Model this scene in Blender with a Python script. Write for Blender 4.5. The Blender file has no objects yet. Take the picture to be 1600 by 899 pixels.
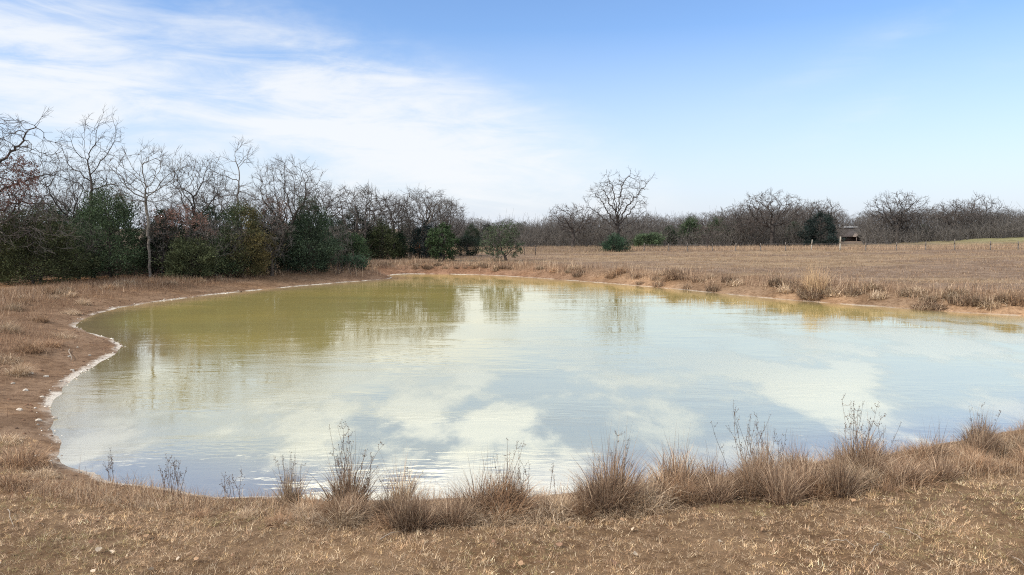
import bpy, math, random
import numpy as np
R = math.radians
# ------------------------------------------------------------------ camera
CAM_H = 5.0
F = 1164.0                       # focal length in pixels of a 1600 px wide frame
PITCH = 4.57
sc = bpy.context.scene
cd = bpy.data.cameras.new('camera'); cam = bpy.data.objects.new('camera', cd)
sc.collection.objects.link(cam)
cam.location = (0, 0, CAM_H); cam.rotation_euler = (R(90 - PITCH), 0, 0)
cd.sensor_width = 36; cd.lens = 36 * F / 1600; cd.clip_start = .1; cd.clip_end = 6000
sc.camera = cam
# ------------------------------------------------------------------ sun and sky
SUN_EL, SUN_AZ = 42, -118        # azimuth clockwise from +Y (the view direction): the sun stands to the left, a little behind
world = bpy.data.worlds.new('World'); sc.world = world; world.use_nodes = True
sd = bpy.data.lights.new('sun', 'SUN'); sun = bpy.data.objects.new('sun', sd); sc.collection.objects.link(sun)
sd.energy = 3.5; sd.angle = R(1.0); sd.color = (1, .94, .85)
sun.rotation_euler = (R(90 - SUN_EL), 0, R(180 - SUN_AZ))
sc.view_settings.view_transform = 'Standard'; sc.view_settings.look = 'None'
sc.view_settings.exposure = 0.2; sc.view_settings.gamma = 1; sc.view_settings.use_curve_mapping = False
sc.render.engine = 'CYCLES'
sc.cycles.use_denoising = False; sc.cycles.filter_width = 1.1
sc.cycles.max_bounces = 5; sc.cycles.diffuse_bounces = 2; sc.cycles.glossy_bounces = 3; sc.cycles.transmission_bounces = 2

class NT:
    """small helper to write node trees"""
    def __init__(s, tree): s.t = tree; s.n = tree.nodes; s.l = tree.links
    def add(s, typ, **kw):
        nd = s.n.new(typ)
        for k, v in kw.items(): setattr(nd, k, v)
        return nd
    def put(s, sock, v):
        if isinstance(v, bpy.types.NodeSocket): s.l.new(v, sock)
        elif v is not None: sock.default_value = v
    def math(s, op, a, b=None, c=None, clamp=False):
        nd = s.add('ShaderNodeMath', operation=op, use_clamp=clamp)
        for i, v in enumerate((a, b, c)): s.put(nd.inputs[i], v)
        return nd.outputs[0]
    def ramp(s, v, lo, hi, a=0., b=1., smooth=True):
        nd = s.add('ShaderNodeMapRange', interpolation_type='SMOOTHSTEP' if smooth else 'LINEAR')
        for i, q in enumerate((v, lo, hi, a, b)): s.put(nd.inputs[i], q)
        return nd.outputs[0]
    def mix(s, f, a, b, blend='MIX'):
        nd = s.add('ShaderNodeMix', data_type='RGBA', blend_type=blend)
        s.put(nd.inputs[0], f); s.put(nd.inputs[6], a if isinstance(a, bpy.types.NodeSocket) else (*a, 1)); s.put(nd.inputs[7], b if isinstance(b, bpy.types.NodeSocket) else (*b, 1))
        return nd.outputs[2]
    def noise(s, vec, scale, detail=4, rough=.55, dist=0., out=0):
        nd = s.add('ShaderNodeTexNoise'); s.put(nd.inputs['Vector'], vec)
        nd.inputs['Scale'].default_value = scale; nd.inputs['Detail'].default_value = detail
        nd.inputs['Roughness'].default_value = rough; nd.inputs['Distortion'].default_value = dist
        return nd.outputs[out]
    def mapping(s, vec, loc=(0,0,0), rot=(0,0,0), scale=(1,1,1)):
        nd = s.add('ShaderNodeMapping'); s.put(nd.inputs[0], vec)
        nd.inputs[1].default_value = loc; nd.inputs[2].default_value = rot; nd.inputs[3].default_value = scale
        return nd.outputs[0]

def build_world():
    w = NT(world.node_tree); w.n.clear()
    sky = w.add('ShaderNodeTexSky', sky_type='NISHITA', sun_disc=False, sun_elevation=R(SUN_EL), sun_rotation=R(SUN_AZ))
    sky.altitude = 100; sky.air_density = 1.0; sky.dust_density = .6; sky.ozone_density = 1.5
    d = w.add('ShaderNodeTexCoord').outputs['Generated']
    sp = w.add('ShaderNodeSeparateXYZ'); w.l.new(d, sp.inputs[0]); x, y, z = sp.outputs
    zc = w.math('ADD', w.math('MAXIMUM', z, 0.), .13)
    cb = w.add('ShaderNodeCombineXYZ')
    w.l.new(w.math('DIVIDE', x, zc), cb.inputs[0]); w.l.new(w.math('DIVIDE', y, zc), cb.inputs[1]); p = cb.outputs[0]
    # veil clouds: two broad feathered banks, one high on the left, one slanting down to the middle, and faint streaks to the right
    yc = w.math('MAXIMUM', y, .12); az = w.math('DIVIDE', x, yc); el = w.math('DIVIDE', z, yc)
    wz = w.noise(w.mapping(d, (1, 0, 0), (0, R(-25), 0), (2.2, 1.5, 6.)), 1.3, 6, .6, .4)
    wz = w.math('MULTIPLY', w.math('SUBTRACT', wz, .5), .20)
    def lobe(ca, ce, ra, re, ang):
        c_, s_ = math.cos(R(ang)), math.sin(R(ang)); da = w.math('SUBTRACT', az, ca); de = w.math('SUBTRACT', w.math('ADD', el, w.math('MULTIPLY', wz, .5)), ce)
        p_ = w.math('DIVIDE', w.math('ADD', w.math('MULTIPLY', da, c_), w.math('MULTIPLY', de, s_)), ra)
        q_ = w.math('DIVIDE', w.math('SUBTRACT', w.math('MULTIPLY', de, c_), w.math('MULTIPLY', da, s_)), re)
        r2 = w.math('ADD', w.math('MULTIPLY', p_, p_), w.math('MULTIPLY', q_, q_))
        return w.math('SUBTRACT', 1., w.math('SQRT', r2), None, True)
    rot = w.mapping(d, (.35, 0, .12), (0, R(-24), 0), (2.6, 1.6, 7.))
    n1 = w.noise(rot, 1.3, 9, .6, .45)
    n1b = w.noise(w.mapping(d, (1, 0, 0), (0, R(-32), 0), (3., 2., 15.)), 2.2, 8, .62, .6)
    L1 = lobe(-.62, .215, .52, .17, -14); L2 = lobe(-.20, .13, .56, .16, -21); L3 = lobe(.52, .245, .34, .05, 27); L4 = lobe(.50, .15, .5, .05, 20)
    v = w.math('ADD', w.math('MULTIPLY', w.math('MAXIMUM', L1, L2), 1.3), w.math('MULTIPLY', w.math('MAXIMUM', L3, L4), .30))
    v = w.math('MULTIPLY', v, w.math('ADD', -.22, w.math('ADD', w.math('MULTIPLY', n1, 2.1), w.math('MULTIPLY', w.math('SUBTRACT', n1b, .5), 2.4))))
    v = w.math('ADD', v, w.math('MULTIPLY', w.math('SUBTRACT', n1, .5), .5))
    veil = w.ramp(v, .0, 1.12)
    # puffy fair-weather clouds higher up, all round; they thin out towards the horizon
    n2 = w.noise(w.mapping(d, (5.1, 1.7, 0), (0, 0, .4), (1., 1., 1.9)), 3.4, 8, .5, .25)
    thr = w.ramp(z, .262, .345, .84, .40, smooth=False)
    puff = w.ramp(w.math('SUBTRACT', n2, thr), 0., .085)
    low = w.ramp(z, .0, .25, .88, 0., smooth=False)
    hs = w.add('ShaderNodeHueSaturation'); hs.inputs['Saturation'].default_value = 1.06; w.l.new(sky.outputs[0], hs.inputs['Color'])
    blue = w.mix(1., hs.outputs[0], (.90, 1.0, 1.17), 'MULTIPLY')
    bg1 = w.add('ShaderNodeBackground'); w.l.new(blue, bg1.inputs[0]); bg1.inputs[1].default_value = .145
    bg2 = w.add('ShaderNodeBackground'); bg2.inputs[0].default_value = (.80, .865, 1.0, 1); bg2.inputs[1].default_value = .82
    bg3 = w.add('ShaderNodeBackground'); bg3.inputs[0].default_value = (.95, .975, 1.0, 1); bg3.inputs[1].default_value = .87
    m1 = w.add('ShaderNodeMixShader'); w.l.new(low, m1.inputs[0]); w.l.new(bg1.outputs[0], m1.inputs[1]); w.l.new(bg2.outputs[0], m1.inputs[2])
    bg4 = w.add('ShaderNodeBackground'); bg4.inputs[0].default_value = (.96, .98, 1., 1); bg4.inputs[1].default_value = 1.6
    cl = w.math('MULTIPLY', veil, .88)
    m2 = w.add('ShaderNodeMixShader'); w.l.new(cl, m2.inputs[0]); w.l.new(m1.outputs[0], m2.inputs[1]); w.l.new(bg3.outputs[0], m2.inputs[2])
    m3 = w.add('ShaderNodeMixShader'); w.l.new(w.math('MULTIPLY', puff, .95), m3.inputs[0]); w.l.new(m2.outputs[0], m3.inputs[1]); w.l.new(bg4.outputs[0], m3.inputs[2])
    o = w.add('ShaderNodeOutputWorld'); w.l.new(m3.outputs[0], o.inputs[0])
build_world()

# ------------------------------------------------------------------ helpers
COL = sc.collection
cp, spn = math.cos(R(PITCH)), math.sin(R(PITCH))
def ray(u, v):
    a, b = (u - 800) / F, (449.5 - v) / F
    return np.array((a, cp + b * spn, -spn + b * cp))
def at_z(u, v, z=0.):
    d = ray(u, v); t = (z - CAM_H) / d[2]
    return d[0] * t, d[1] * t
def x_at(u, D): return (u - 800) / F * D * 1.0
def z_at(v, D):
    d = ray(800, v); return CAM_H + d[2] / d[1] * D
def props(o, label=None, cat=None, group=None, kind=None):
    for k, q in (('label', label), ('category', cat), ('group', group), ('kind', kind)):
        if q: o[k] = q
    return o
def mesh(name, V, T, col=None, mat=None, smooth=False):
    V = np.asarray(V, np.float32); T = np.asarray(T, np.int32); k = T.shape[1]
    me = bpy.data.meshes.new(name)
    me.vertices.add(len(V)); me.vertices.foreach_set('co', V.ravel())
    me.loops.add(T.size); me.loops.foreach_set('vertex_index', T.ravel())
    me.polygons.add(len(T)); me.polygons.foreach_set('loop_start', np.arange(0, T.size, k, dtype=np.int32))
    if smooth: me.polygons.foreach_set('use_smooth', np.ones(len(T), bool))
    me.update(calc_edges=True)
    if col is not None:
        c = np.ones((len(V), 4), np.float32); c[:, :3] = np.clip(col, 0, 1)
        at = me.color_attributes.new('col', 'FLOAT_COLOR', 'POINT'); at.data.foreach_set('color', c.ravel())
    if mat: me.materials.append(mat)
    return me
def obj(name, me, parent=None, loc=(0, 0, 0), rz=0, s=1):
    o = bpy.data.objects.new(name, me); COL.objects.link(o)
    o.location = loc; o.rotation_euler = (0, 0, rz); o.scale = (s, s, s) if not hasattr(s, '__len__') else s
    if parent: o.parent = parent
    return o
def empty(name, loc=(0, 0, 0), rz=0, s=1):
    o = obj(name, None, None, loc, rz, s); o.empty_display_size = .2; return o
def copy_tree(src, loc, rz, s):
    def go(o, par):
        c = o.copy(); COL.objects.link(c)
        if par: c.parent = par
        for ch in o.children: go(ch, c)
        return c
    c = go(src, None); c.location = loc; c.rotation_euler = (0, 0, rz); c.scale = (s, s, s) if not hasattr(s, '__len__') else s
    return c
def sstep(a, b, x):
    t = np.clip((x - a) / (b - a), 0, 1); return t * t * (3 - 2 * t)
_rs = np.random.RandomState(5)
_lat = _rs.rand(64, 64)
def vnoise(x, y):
    """smooth value noise, period 64"""
    xi, yi = np.floor(x).astype(int), np.floor(y).astype(int); fx, fy = x - xi, y - yi
    fx = fx * fx * (3 - 2 * fx); fy = fy * fy * (3 - 2 * fy)
    g = lambda i, j: _lat[i % 64, j % 64]
    return (g(xi, yi) * (1 - fx) + g(xi + 1, yi) * fx) * (1 - fy) + (g(xi, yi + 1) * (1 - fx) + g(xi + 1, yi + 1) * fx) * fy
def fbm(x, y, o=4):
    r = 0; a = .5
    for i in range(o): r = r + a * vnoise(x * 2 ** i + 7.3 * i, y * 2 ** i + 3.1 * i); a *= .5
    return r / (1 - .5 ** o)

# ------------------------------------------------------------------ materials
def mat_new(name):
    m = bpy.data.materials.new(name); m.use_nodes = True; t = NT(m.node_tree); t.n.clear()
    out = t.add('ShaderNodeOutputMaterial'); return m, t, out
def mat_veg(name, translucent=0., rough=.85, grain=0., var=.3):
    """colour from the mesh's own leaf / blade colours, a little different on every plant"""
    m, t, out = mat_new(name)
    c = t.add('ShaderNodeAttribute', attribute_name='col').outputs[0]
    rnd = t.add('ShaderNodeObjectInfo').outputs['Random']
    c = t.mix(1., c, t.add('ShaderNodeCombineColor').outputs[0], 'MULTIPLY')
    cc = t.n[-1]
    for nd in t.n:
        if nd.bl_idname == 'ShaderNodeCombineColor':
            f = t.ramp(rnd, 0, 1, 1 - var, 1 + var, False)
            for i in range(3): t.l.new(f, nd.inputs[i])
    if grain:
        n = t.noise(t.add('ShaderNodeTexCoord').outputs['Object'], grain, 4, .6)
        c = t.mix(t.ramp(n, .3, .7, 0, 1), c, t.mix(1., c, (.55, .52, .5), 'MULTIPLY'))
    b = t.add('ShaderNodeBsdfPrincipled'); t.l.new(c, b.inputs['Base Color']); b.inputs['Roughness'].default_value = rough
    b.inputs['Specular IOR Level'].default_value = .2
    if translucent:
        tr = t.add('ShaderNodeBsdfTranslucent'); t.l.new(c, tr.inputs[0])
        mx = t.add('ShaderNodeMixShader'); mx.inputs[0].default_value = translucent
        t.l.new(b.outputs[0], mx.inputs[1]); t.l.new(tr.outputs[0], mx.inputs[2]); t.l.new(mx.outputs[0], out.inputs[0])
    else: t.l.new(b.outputs[0], out.inputs[0])
    return m
def mat_plain(name, col, rough=.8, scale=6, dark=.6):
    m, t, out = mat_new(name)
    n = t.noise(t.add('ShaderNodeTexCoord').outputs['Object'], scale, 5, .6)
    c = t.mix(t.ramp(n, .3, .7), col, tuple(q * dark for q in col))
    b = t.add('ShaderNodeBsdfPrincipled'); t.l.new(c, b.inputs['Base Color']); b.inputs['Roughness'].default_value = rough
    bp = t.add('ShaderNodeBump'); t.l.new(n, bp.inputs['Height']); bp.inputs['Strength'].default_value = .3; t.l.new(bp.outputs[0], b.inputs['Normal'])
    t.l.new(b.outputs[0], out.inputs[0]); return m
M_GRASS = mat_veg('dry_grass', .25)
M_LEAF = mat_veg('leaf', .2)
M_CEDAR = mat_veg('cedar_foliage', .12, .8)
M_BARK = mat_veg('bark', 0, .9, 5., .22)
M_STONE = mat_veg('stone', 0, .8, 9., .2)
def mat_ground():
    m, t, out = mat_new('ground')
    c = t.add('ShaderNodeAttribute', attribute_name='col').outputs[0]
    g = t.add('ShaderNodeNewGeometry'); pos = g.outputs['Position']
    sp = t.add('ShaderNodeSeparateXYZ'); t.l.new(pos, sp.inputs[0])
    n1 = t.noise(pos, .5, 5, .6); n2 = t.noise(pos, 4., 6, .65); n3 = t.noise(pos, 28., 4, .65)
    n4 = t.noise(t.mapping(pos, scale=(.12, .5, 1)), 1., 5, .65)
    c = t.mix(t.ramp(n1, .35, .65), c, t.mix(1., c, (.70, .66, .62), 'MULTIPLY'))
    c = t.mix(t.ramp(n4, .5, .68, 0, .55), c, t.mix(1., c, (1.35, 1.30, 1.18), 'MULTIPLY'))
    c = t.mix(t.ramp(n2, .42, .68, 0, .8), c, t.mix(1., c, (.55, .50, .46), 'MULTIPLY'))
    c = t.mix(t.ramp(n3, .52, .70, 0, .8), c, t.mix(1., c, (1.6, 1.55, 1.45), 'MULTIPLY'))
    c = t.mix(t.ramp(n3, .30, .46, .7, 0), c, t.mix(1., c, (.45, .42, .40), 'MULTIPLY'))
    # pale dried silt left along the waterline; its edge wanders
    zz = t.math('ADD', sp.outputs[2], t.math('MULTIPLY', t.math('SUBTRACT', n2, .5), .10))
    zz = t.math('ADD', zz, t.math('MULTIPLY', t.math('SUBTRACT', n3, .5), .10))
    pale = t.math('MULTIPLY', t.ramp(zz, .02, .055, 1, 0), t.ramp(zz, -.07, -.03))
    pale = t.math('MULTIPLY', pale, t.ramp(n1, .36, .52, .15, 1))
    pale = t.math('MULTIPLY', pale, t.math('MULTIPLY', t.ramp(sp.outputs[0], -9., 2., 1., .45), t.ramp(t.noise(pos, .45, 4, .6), .40, .56, .08, 1.)))
    c = t.mix(t.math('MULTIPLY', pale, .9), c, (.52, .47, .40))
    b = t.add('ShaderNodeBsdfPrincipled'); t.l.new(c, b.inputs['Base Color']); b.inputs['Roughness'].default_value = .95
    b.inputs['Specular IOR Level'].default_value = .1
    bp = t.add('ShaderNodeBump'); bp.inputs['Strength'].default_value = .8; bp.inputs['Distance'].default_value = .05
    t.l.new(t.math('ADD', n2, t.math('MULTIPLY', n3, .5)), bp.inputs['Height']); t.l.new(bp.outputs[0], b.inputs['Normal'])
    t.l.new(b.outputs[0], out.inputs[0]); return m
def mat_water():
    m, t, out = mat_new('pond_water')
    pos = t.add('ShaderNodeNewGeometry').outputs['Position']
    body = t.add('ShaderNodeAttribute', attribute_name='col').outputs[0]
    nn = t.noise(t.mapping(pos, scale=(.05, .12, 1)), 1., 4, .6)
    body = t.mix(t.ramp(nn, .35, .7), body, t.mix(1., body, (1.2, 1.15, 1.0), 'MULTIPLY'))
    # low swell on the open near water, and fine wind ripples in patches; the far end lies sheltered and calm
    sp = t.add('ShaderNodeSeparateXYZ'); t.l.new(pos, sp.inputs[0])
    openw = t.ramp(t.math('SUBTRACT', sp.outputs[1], t.math('MULTIPLY', sp.outputs[0], .5)), 16., 46., 1., .06)
    w0 = t.noise(t.mapping(pos, rot=(0, 0, R(10)), scale=(.20, .42, 1)), 1., 3, .55, .6)
    w1 = t.noise(t.mapping(pos, rot=(0, 0, R(8)), scale=(1.5, 4.2, 1)), 1.3, 2, .5, .3)
    w2 = t.noise(t.mapping(pos, rot=(0, 0, R(-14)), scale=(.5, 1.5, 1)), .9, 2, .5)
    patch = t.ramp(t.noise(t.mapping(pos, scale=(.10, .24, 1)), 1., 3, .55), .40, .62, .15, 1.)
    rough = t.ramp(t.noise(t.mapping(pos, (7.4, 2.2, 0), (0, 0, R(4)), (.25, .12, 1)), 1., 7, .60, .15), .40, .57)
    hgt = t.math('ADD', t.math('MULTIPLY', t.math('MULTIPLY', w0, openw), .007), t.math('MULTIPLY', patch, t.math('ADD', t.math('MULTIPLY', w1, .0065), t.math('MULTIPLY', w2, .009))))
    bp = t.add('ShaderNodeBump'); bp.inputs['Strength'].default_value = 1.0; bp.inputs['Distance'].default_value = 1.0
    t.l.new(hgt, bp.inputs['Height'])
    df = t.add('ShaderNodeBsdfDiffuse'); t.l.new(body, df.inputs[0])
    gl = t.add('ShaderNodeBsdfGlossy'); t.l.new(t.math('ADD', .02, t.math('MULTIPLY', t.math('MULTIPLY', rough, openw), .26)), gl.inputs['Roughness']); gl.inputs['Color'].default_value = (1, 1, .90, 1); t.l.new(bp.outputs[0], gl.inputs['Normal'])
    fr = t.add('ShaderNodeFresnel'); fr.inputs[0].default_value = 1.6; t.l.new(bp.outputs[0], fr.inputs[1])
    sheen = t.math('ADD', t.math('MULTIPLY', fr.outputs[0], .32), .52, clamp=True)
    mx = t.add('ShaderNodeMixShader'); t.l.new(sheen, mx.inputs[0]); t.l.new(df.outputs[0], mx.inputs[1]); t.l.new(gl.outputs[0], mx.inputs[2])
    t.l.new(mx.outputs[0], out.inputs[0]); return m

# ------------------------------------------------------------------ the lie of the land
shore_px = [(440,779),(520,783),(600,784),(680,783),(760,780),(840,776),(920,768),(1000,757),(1080,750),(1180,740),(1300,722),(1450,700),(1600,672),(1760,640),(1950,590),
            (2120,545),(2150,528),(1950,514),(1760,503),(1600,494),(1500,488),(1400,481),(1300,474),(1200,466),(1100,456),(1000,447),(900,439),(830,434),(760,430),(700,428.5),
            (640,428.2),(612,429.5),(606,432),(612,434),(596,437),(530,442),(450,449),(350,459),(250,471),(180,483),(138,496),(122,508),(140,520),(172,530),(189,543),(172,560),(135,582),(104,606),(84,632),
            (78,660),(90,692),(105,722),(150,744),(220,760),(320,772)]
P = np.array([at_z(u, v) for u, v in shore_px])
def catmull(P, k=8):
    n = len(P); out = []
    for i in range(n):
        p0, p1, p2, p3 = P[i - 1], P[i], P[(i + 1) % n], P[(i + 2) % n]
        for j in range(k):
            t = j / k
            out.append(.5 * ((2 * p1) + (p2 - p0) * t + (2 * p0 - 5 * p1 + 4 * p2 - p3) * t * t + (-p0 + 3 * p1 - 3 * p2 + p3) * t ** 3))
    return np.array(out)
SH = catmull(P)
SH = SH + np.stack([(fbm(SH[:, 0] * .9, SH[:, 1] * .9, 3) - .5), (fbm(SH[:, 0] * .9 + 20, SH[:, 1] * .9, 3) - .5)], 1) * .5
GX0, GX1, GY0, GY1, GS = -80., 90., -14., 118., .3
def sdf_exact(X, Y):
    A = SH; B = np.roll(SH, -1, 0); best = np.full(X.shape, 1e9); ins = np.zeros(X.shape, bool)
    for (ax, ay), (bx, by) in zip(A, B):
        dx, dy = bx - ax, by - ay; L = dx * dx + dy * dy + 1e-9
        t = np.clip(((X - ax) * dx + (Y - ay) * dy) / L, 0, 1)
        best = np.minimum(best, (X - ax - t * dx) ** 2 + (Y - ay - t * dy) ** 2)
        if ay != by:
            c = ((ay > Y) != (by > Y)) & (X < (bx - ax) * (Y - ay) / (by - ay) + ax); ins ^= c
    return np.where(ins, -1, 1) * np.sqrt(best)
gx = np.arange(GX0, GX1 + GS, GS); gy = np.arange(GY0, GY1 + GS, GS)
SD = sdf_exact(*np.meshgrid(gx, gy, indexing='ij'))
def sdf(x, y):
    x = np.asarray(x, float); y = np.asarray(y, float)
    cx = np.clip(x, GX0, GX1 - .01); cy = np.clip(y, GY0, GY1 - .01)
    i = ((cx - GX0) / GS); j = ((cy - GY0) / GS); a = i.astype(int); b = j.astype(int); fx, fy = i - a, j - b
    s = (SD[a, b] * (1 - fx) + SD[a + 1, b] * fx) * (1 - fy) + (SD[a, b + 1] * (1 - fx) + SD[a + 1, b + 1] * fx) * fy
    return s + np.hypot(x - cx, y - cy)
def weights(x, y):
    near = 1 - sstep(15, 24, y + np.maximum(-x - 9, 0) * .8)
    left = sstep(-5, -12, x) * (1 - near) * (1 - sstep(60, 80, y))
    return near, left, np.clip(1 - near - left, 0, 1)
def height(x, y):
    x = np.asarray(x, float); y = np.asarray(y, float)
    s = sdf(x, y); n, l, f = weights(x, y)
    w = 5. * n + 9. * l + 4.6 * f; b = .62 * n + .85 * l + 1.12 * f
    t = np.clip(s / w, 0, 1)
    lump = fbm(x * .45, y * .45, 4) - .5
    lump2 = fbm(x * 2.3 + 9, y * 2.3, 3) - .5
    out = b * t * (2 - t) + .0052 * np.clip(s - w, 0, 90) + .0016 * np.clip(s - w - 90, 0, 400)
    out = out + lump * (.34 * l + .30 * f + .10 * n) * np.clip(s / 2.5, 0, 1) + lump2 * .07 * np.clip(s / 1.2, 0, 1)
    out = out + 1.75 * np.exp(-(((x - 104) / 25) ** 2 + ((y - 143) / 13) ** 2))
    ins = -np.minimum(.22 * -s, 1.3)
    return np.where(s < 0, ins, np.maximum(out, .012))
def hz(x, y): return float(height(np.array([x]), np.array([y]))[0])

def make_ground():
    rng = np.random.RandomState(1)
    rr = [0.6]
    while rr[-1] < 2400: rr.append(rr[-1] * (1.0155 if rr[-1] < 260 else 1.08) + (.25 if rr[-1] < 4 else 0))
    rr = np.array(rr)
    th = np.concatenate([np.linspace(-50, 50, 300), np.linspace(53, 307, 80)]); th = np.radians(th)
    A, B = np.meshgrid(rr, th, indexing='ij'); X = A * np.sin(B); Y = A * np.cos(B)
    Z = height(X, Y); n, m = X.shape
    V = np.stack([X, Y, Z], -1).reshape(-1, 3); V = np.vstack([V, [[0, 0, hz(0, 0)]]])
    i = np.arange(n - 1)[:, None]; j = np.arange(m)[None]; j2 = (j + 1) % m
    a, b, c, d = i * m + j, i * m + j2, (i + 1) * m + j2, (i + 1) * m + j
    T = np.concatenate([np.stack([a, c, b], -1).reshape(-1, 3), np.stack([a, d, c], -1).reshape(-1, 3)])
    jj = np.arange(m); T = np.vstack([T, np.stack([jj, (jj + 1) % m, np.full(m, n * m)], -1)])
    x, y = V[:, 0], V[:, 1]; s = sdf(x, y); wn, wl, wf = weights(x, y)
    k = lambda *q: np.array(q)[None]
    e = (fbm(x * .35, y * .35, 4) - .5) * 3.2; e2 = (fbm(x * 1.3, y * 1.3, 3) - .5) * 1.6
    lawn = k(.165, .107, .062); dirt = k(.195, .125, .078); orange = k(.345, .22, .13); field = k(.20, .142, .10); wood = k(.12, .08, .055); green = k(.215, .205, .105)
    c = np.repeat(field, len(x), 0)
    far = fbm(x * .06, y * .16, 4)[:, None]
    c = c * (1 - .35 * sstep(.45, .65, far)) + k(.37, .27, .15) * .35 * sstep(.45, .65, far)
    def put(q, f): 
        nonlocal c; f = np.clip(f, 0, 1)[:, None]; c = c * (1 - f) + q * f
    put(lawn, wn)
    put(k(.22, .145, .09), wf * (1 - sstep(3.5, 6, s + e)))
    put(orange, wf * (1 - sstep(1.0, 2.2, s + e)) * sstep(4, 14, x) * sstep(.40, .52, fbm(x * .12 + 3, y * .12, 3)))
    put(k(.25, .145, .09), wf * (1 - sstep(1.6, 3.4, s + e)) * (1 - sstep(-6, 14, x)))
    put(dirt, wl * (1 - sstep(7.5, 12, s + e * 1.2)))
    put(k(.33, .185, .095), wl * sstep(9, 11, s + e) * (1 - sstep(14, 18, s + e)) * .8)
    put(dirt * .8, wn * (1 - sstep(.5, 1.6, s + e2 * .6)))
    put(dirt, wn * (1 - sstep(-9, -6.5, x + e * .5)) * sstep(11, 14, y))
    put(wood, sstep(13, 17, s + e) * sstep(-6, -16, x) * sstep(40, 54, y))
    put(green, np.exp(-(((x - 104) / 26) ** 2 + ((y - 143) / 13) ** 2)) * 1.3)
    put(k(.19, .145, .11), sstep(145, 165, y))
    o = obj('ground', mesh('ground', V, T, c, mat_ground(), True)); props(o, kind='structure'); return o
make_ground()

def make_water():
    xs = np.arange(-32, 60, .5); ys = np.arange(8, 92, .5)
    X, Y = np.meshgrid(xs, ys, indexing='ij'); s = sdf(X, Y); n, m = X.shape
    V = np.stack([X, Y, X * 0], -1).reshape(-1, 3)
    i = np.arange(n - 1)[:, None]; j = np.arange(m - 1)[None]
    a = i * m + j; Q = np.stack([a, a + m, a + m + 1, a + 1], -1).reshape(-1, 4)
    keep = (s.ravel()[Q] < 1.2).any(1); Q = Q[keep]
    used = np.unique(Q); idx = np.full(len(V), -1); idx[used] = np.arange(len(used)); V = V[used]; Q = idx[Q]
    s = s.ravel()[used]; d = sstep(.2, 3.2, -s)[:, None]
    shallow = np.array([[.26, .20, .11]]); deep = np.array([[.365, .305, .115]])
    o = obj('pond_water', mesh('pond_water', V, Q, shallow * (1 - d) + deep * d, mat_water(), True)); props(o, kind='structure')
make_water()

# ------------------------------------------------------------------ trees
def prisms(A, B, ra, rb, k):
    """k-sided tapered tubes between points A and B, all at once"""
    n = len(A); d = B - A; L = np.linalg.norm(d, axis=1, keepdims=True) + 1e-6; d = d / L
    h = np.where(np.abs(d[:, 2:3]) > .8, np.array([[1., 0, 0]]), np.array([[0, 0, 1.]]))
    u = np.cross(d, h); u /= np.linalg.norm(u, axis=1, keepdims=True); w = np.cross(d, u)
    A = A - d * ra[:, None] * .3; B = B + d * rb[:, None] * .3
    an = np.arange(k) * 2 * np.pi / k
    dirs = u[:, None] * np.cos(an)[None, :, None] + w[:, None] * np.sin(an)[None, :, None]
    V = np.concatenate([A[:, None] + dirs * ra[:, None, None], B[:, None] + dirs * rb[:, None, None]], 1)     # n, 2k, 3
    f = []
    for i in range(k):
        j = (i + 1) % k; f += [(i, j, k + j), (i, k + j, k + i)]
    T = (np.array(f)[None] + (np.arange(n) * 2 * k)[:, None, None]).reshape(-1, 3)
    return V.reshape(-1, 3), T
def join(parts):
    Vs, Ts, Cs = [], [], []; o = 0
    for V, T, C in parts:
        Vs.append(V); Ts.append(T + o); Cs.append(np.broadcast_to(C, (len(V), 3))); o += len(V)
    return np.vstack(Vs), np.vstack(Ts), np.vstack(Cs)
def colonize(rng, trunk, att, step=.3, kill=.5, infl=4., wob=.35, droop=0., maxit=220, limbs=()):
    pos = [np.array(p, float) for p in trunk]; par = [-1] + list(range(len(trunk) - 1))
    for frac, line in limbs:                                        # main limbs laid out by hand leave the trunk at a fraction of its length
        cur = int(frac * (len(trunk) - 1)); ends = [pos[cur]] + list(line)
        for a, b in zip(ends[:-1], ends[1:]):
            m = max(1, int(np.linalg.norm(b - a) / step))
            for i in range(1, m + 1):
                pos.append(a + (b - a) * i / m + rng.normal(0, .09, 3)); par.append(cur); cur = len(pos) - 1
    att = np.array(att, float); alive = np.ones(len(att), bool)
    nd = np.full(len(att), 1e9); ni = np.zeros(len(att), int)
    new = list(range(len(pos)))
    for it in range(maxit):
        if new:
            Q = np.array([pos[i] for i in new]); D = np.linalg.norm(att[:, None] - Q[None], axis=2)
            m = D.argmin(1); dm = D[np.arange(len(att)), m]; up = dm < nd
            nd[up] = dm[up]; ni[up] = np.array(new)[m[up]]
        alive &= nd > kill
        act = alive & (nd < infl)
        if not act.any():
            if not alive.any(): break
            infl *= 1.5
            if infl > 60: break
            new = []; continue
        idx = np.where(act)[0]; near = ni[idx]; Pn = np.array(pos)
        v = att[idx] - Pn[near]; v /= np.linalg.norm(v, axis=1, keepdims=True) + 1e-6
        S = np.zeros_like(Pn); np.add.at(S, near, v); cnt = np.unique(near); new = []
        for i in cnt:
            d = S[i] / (np.linalg.norm(S[i]) + 1e-6) + rng.normal(0, wob, 3); d[2] -= droop
            if par[i] >= 0: 
                q = pos[i] - pos[par[i]]; d = d + .45 * q / (np.linalg.norm(q) + 1e-6)
            d /= np.linalg.norm(d) + 1e-6
            pos.append(pos[i] + d * step); par.append(i); new.append(len(pos) - 1)
        if len(pos) > 5200: break
    return np.array(pos), np.array(par)
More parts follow.
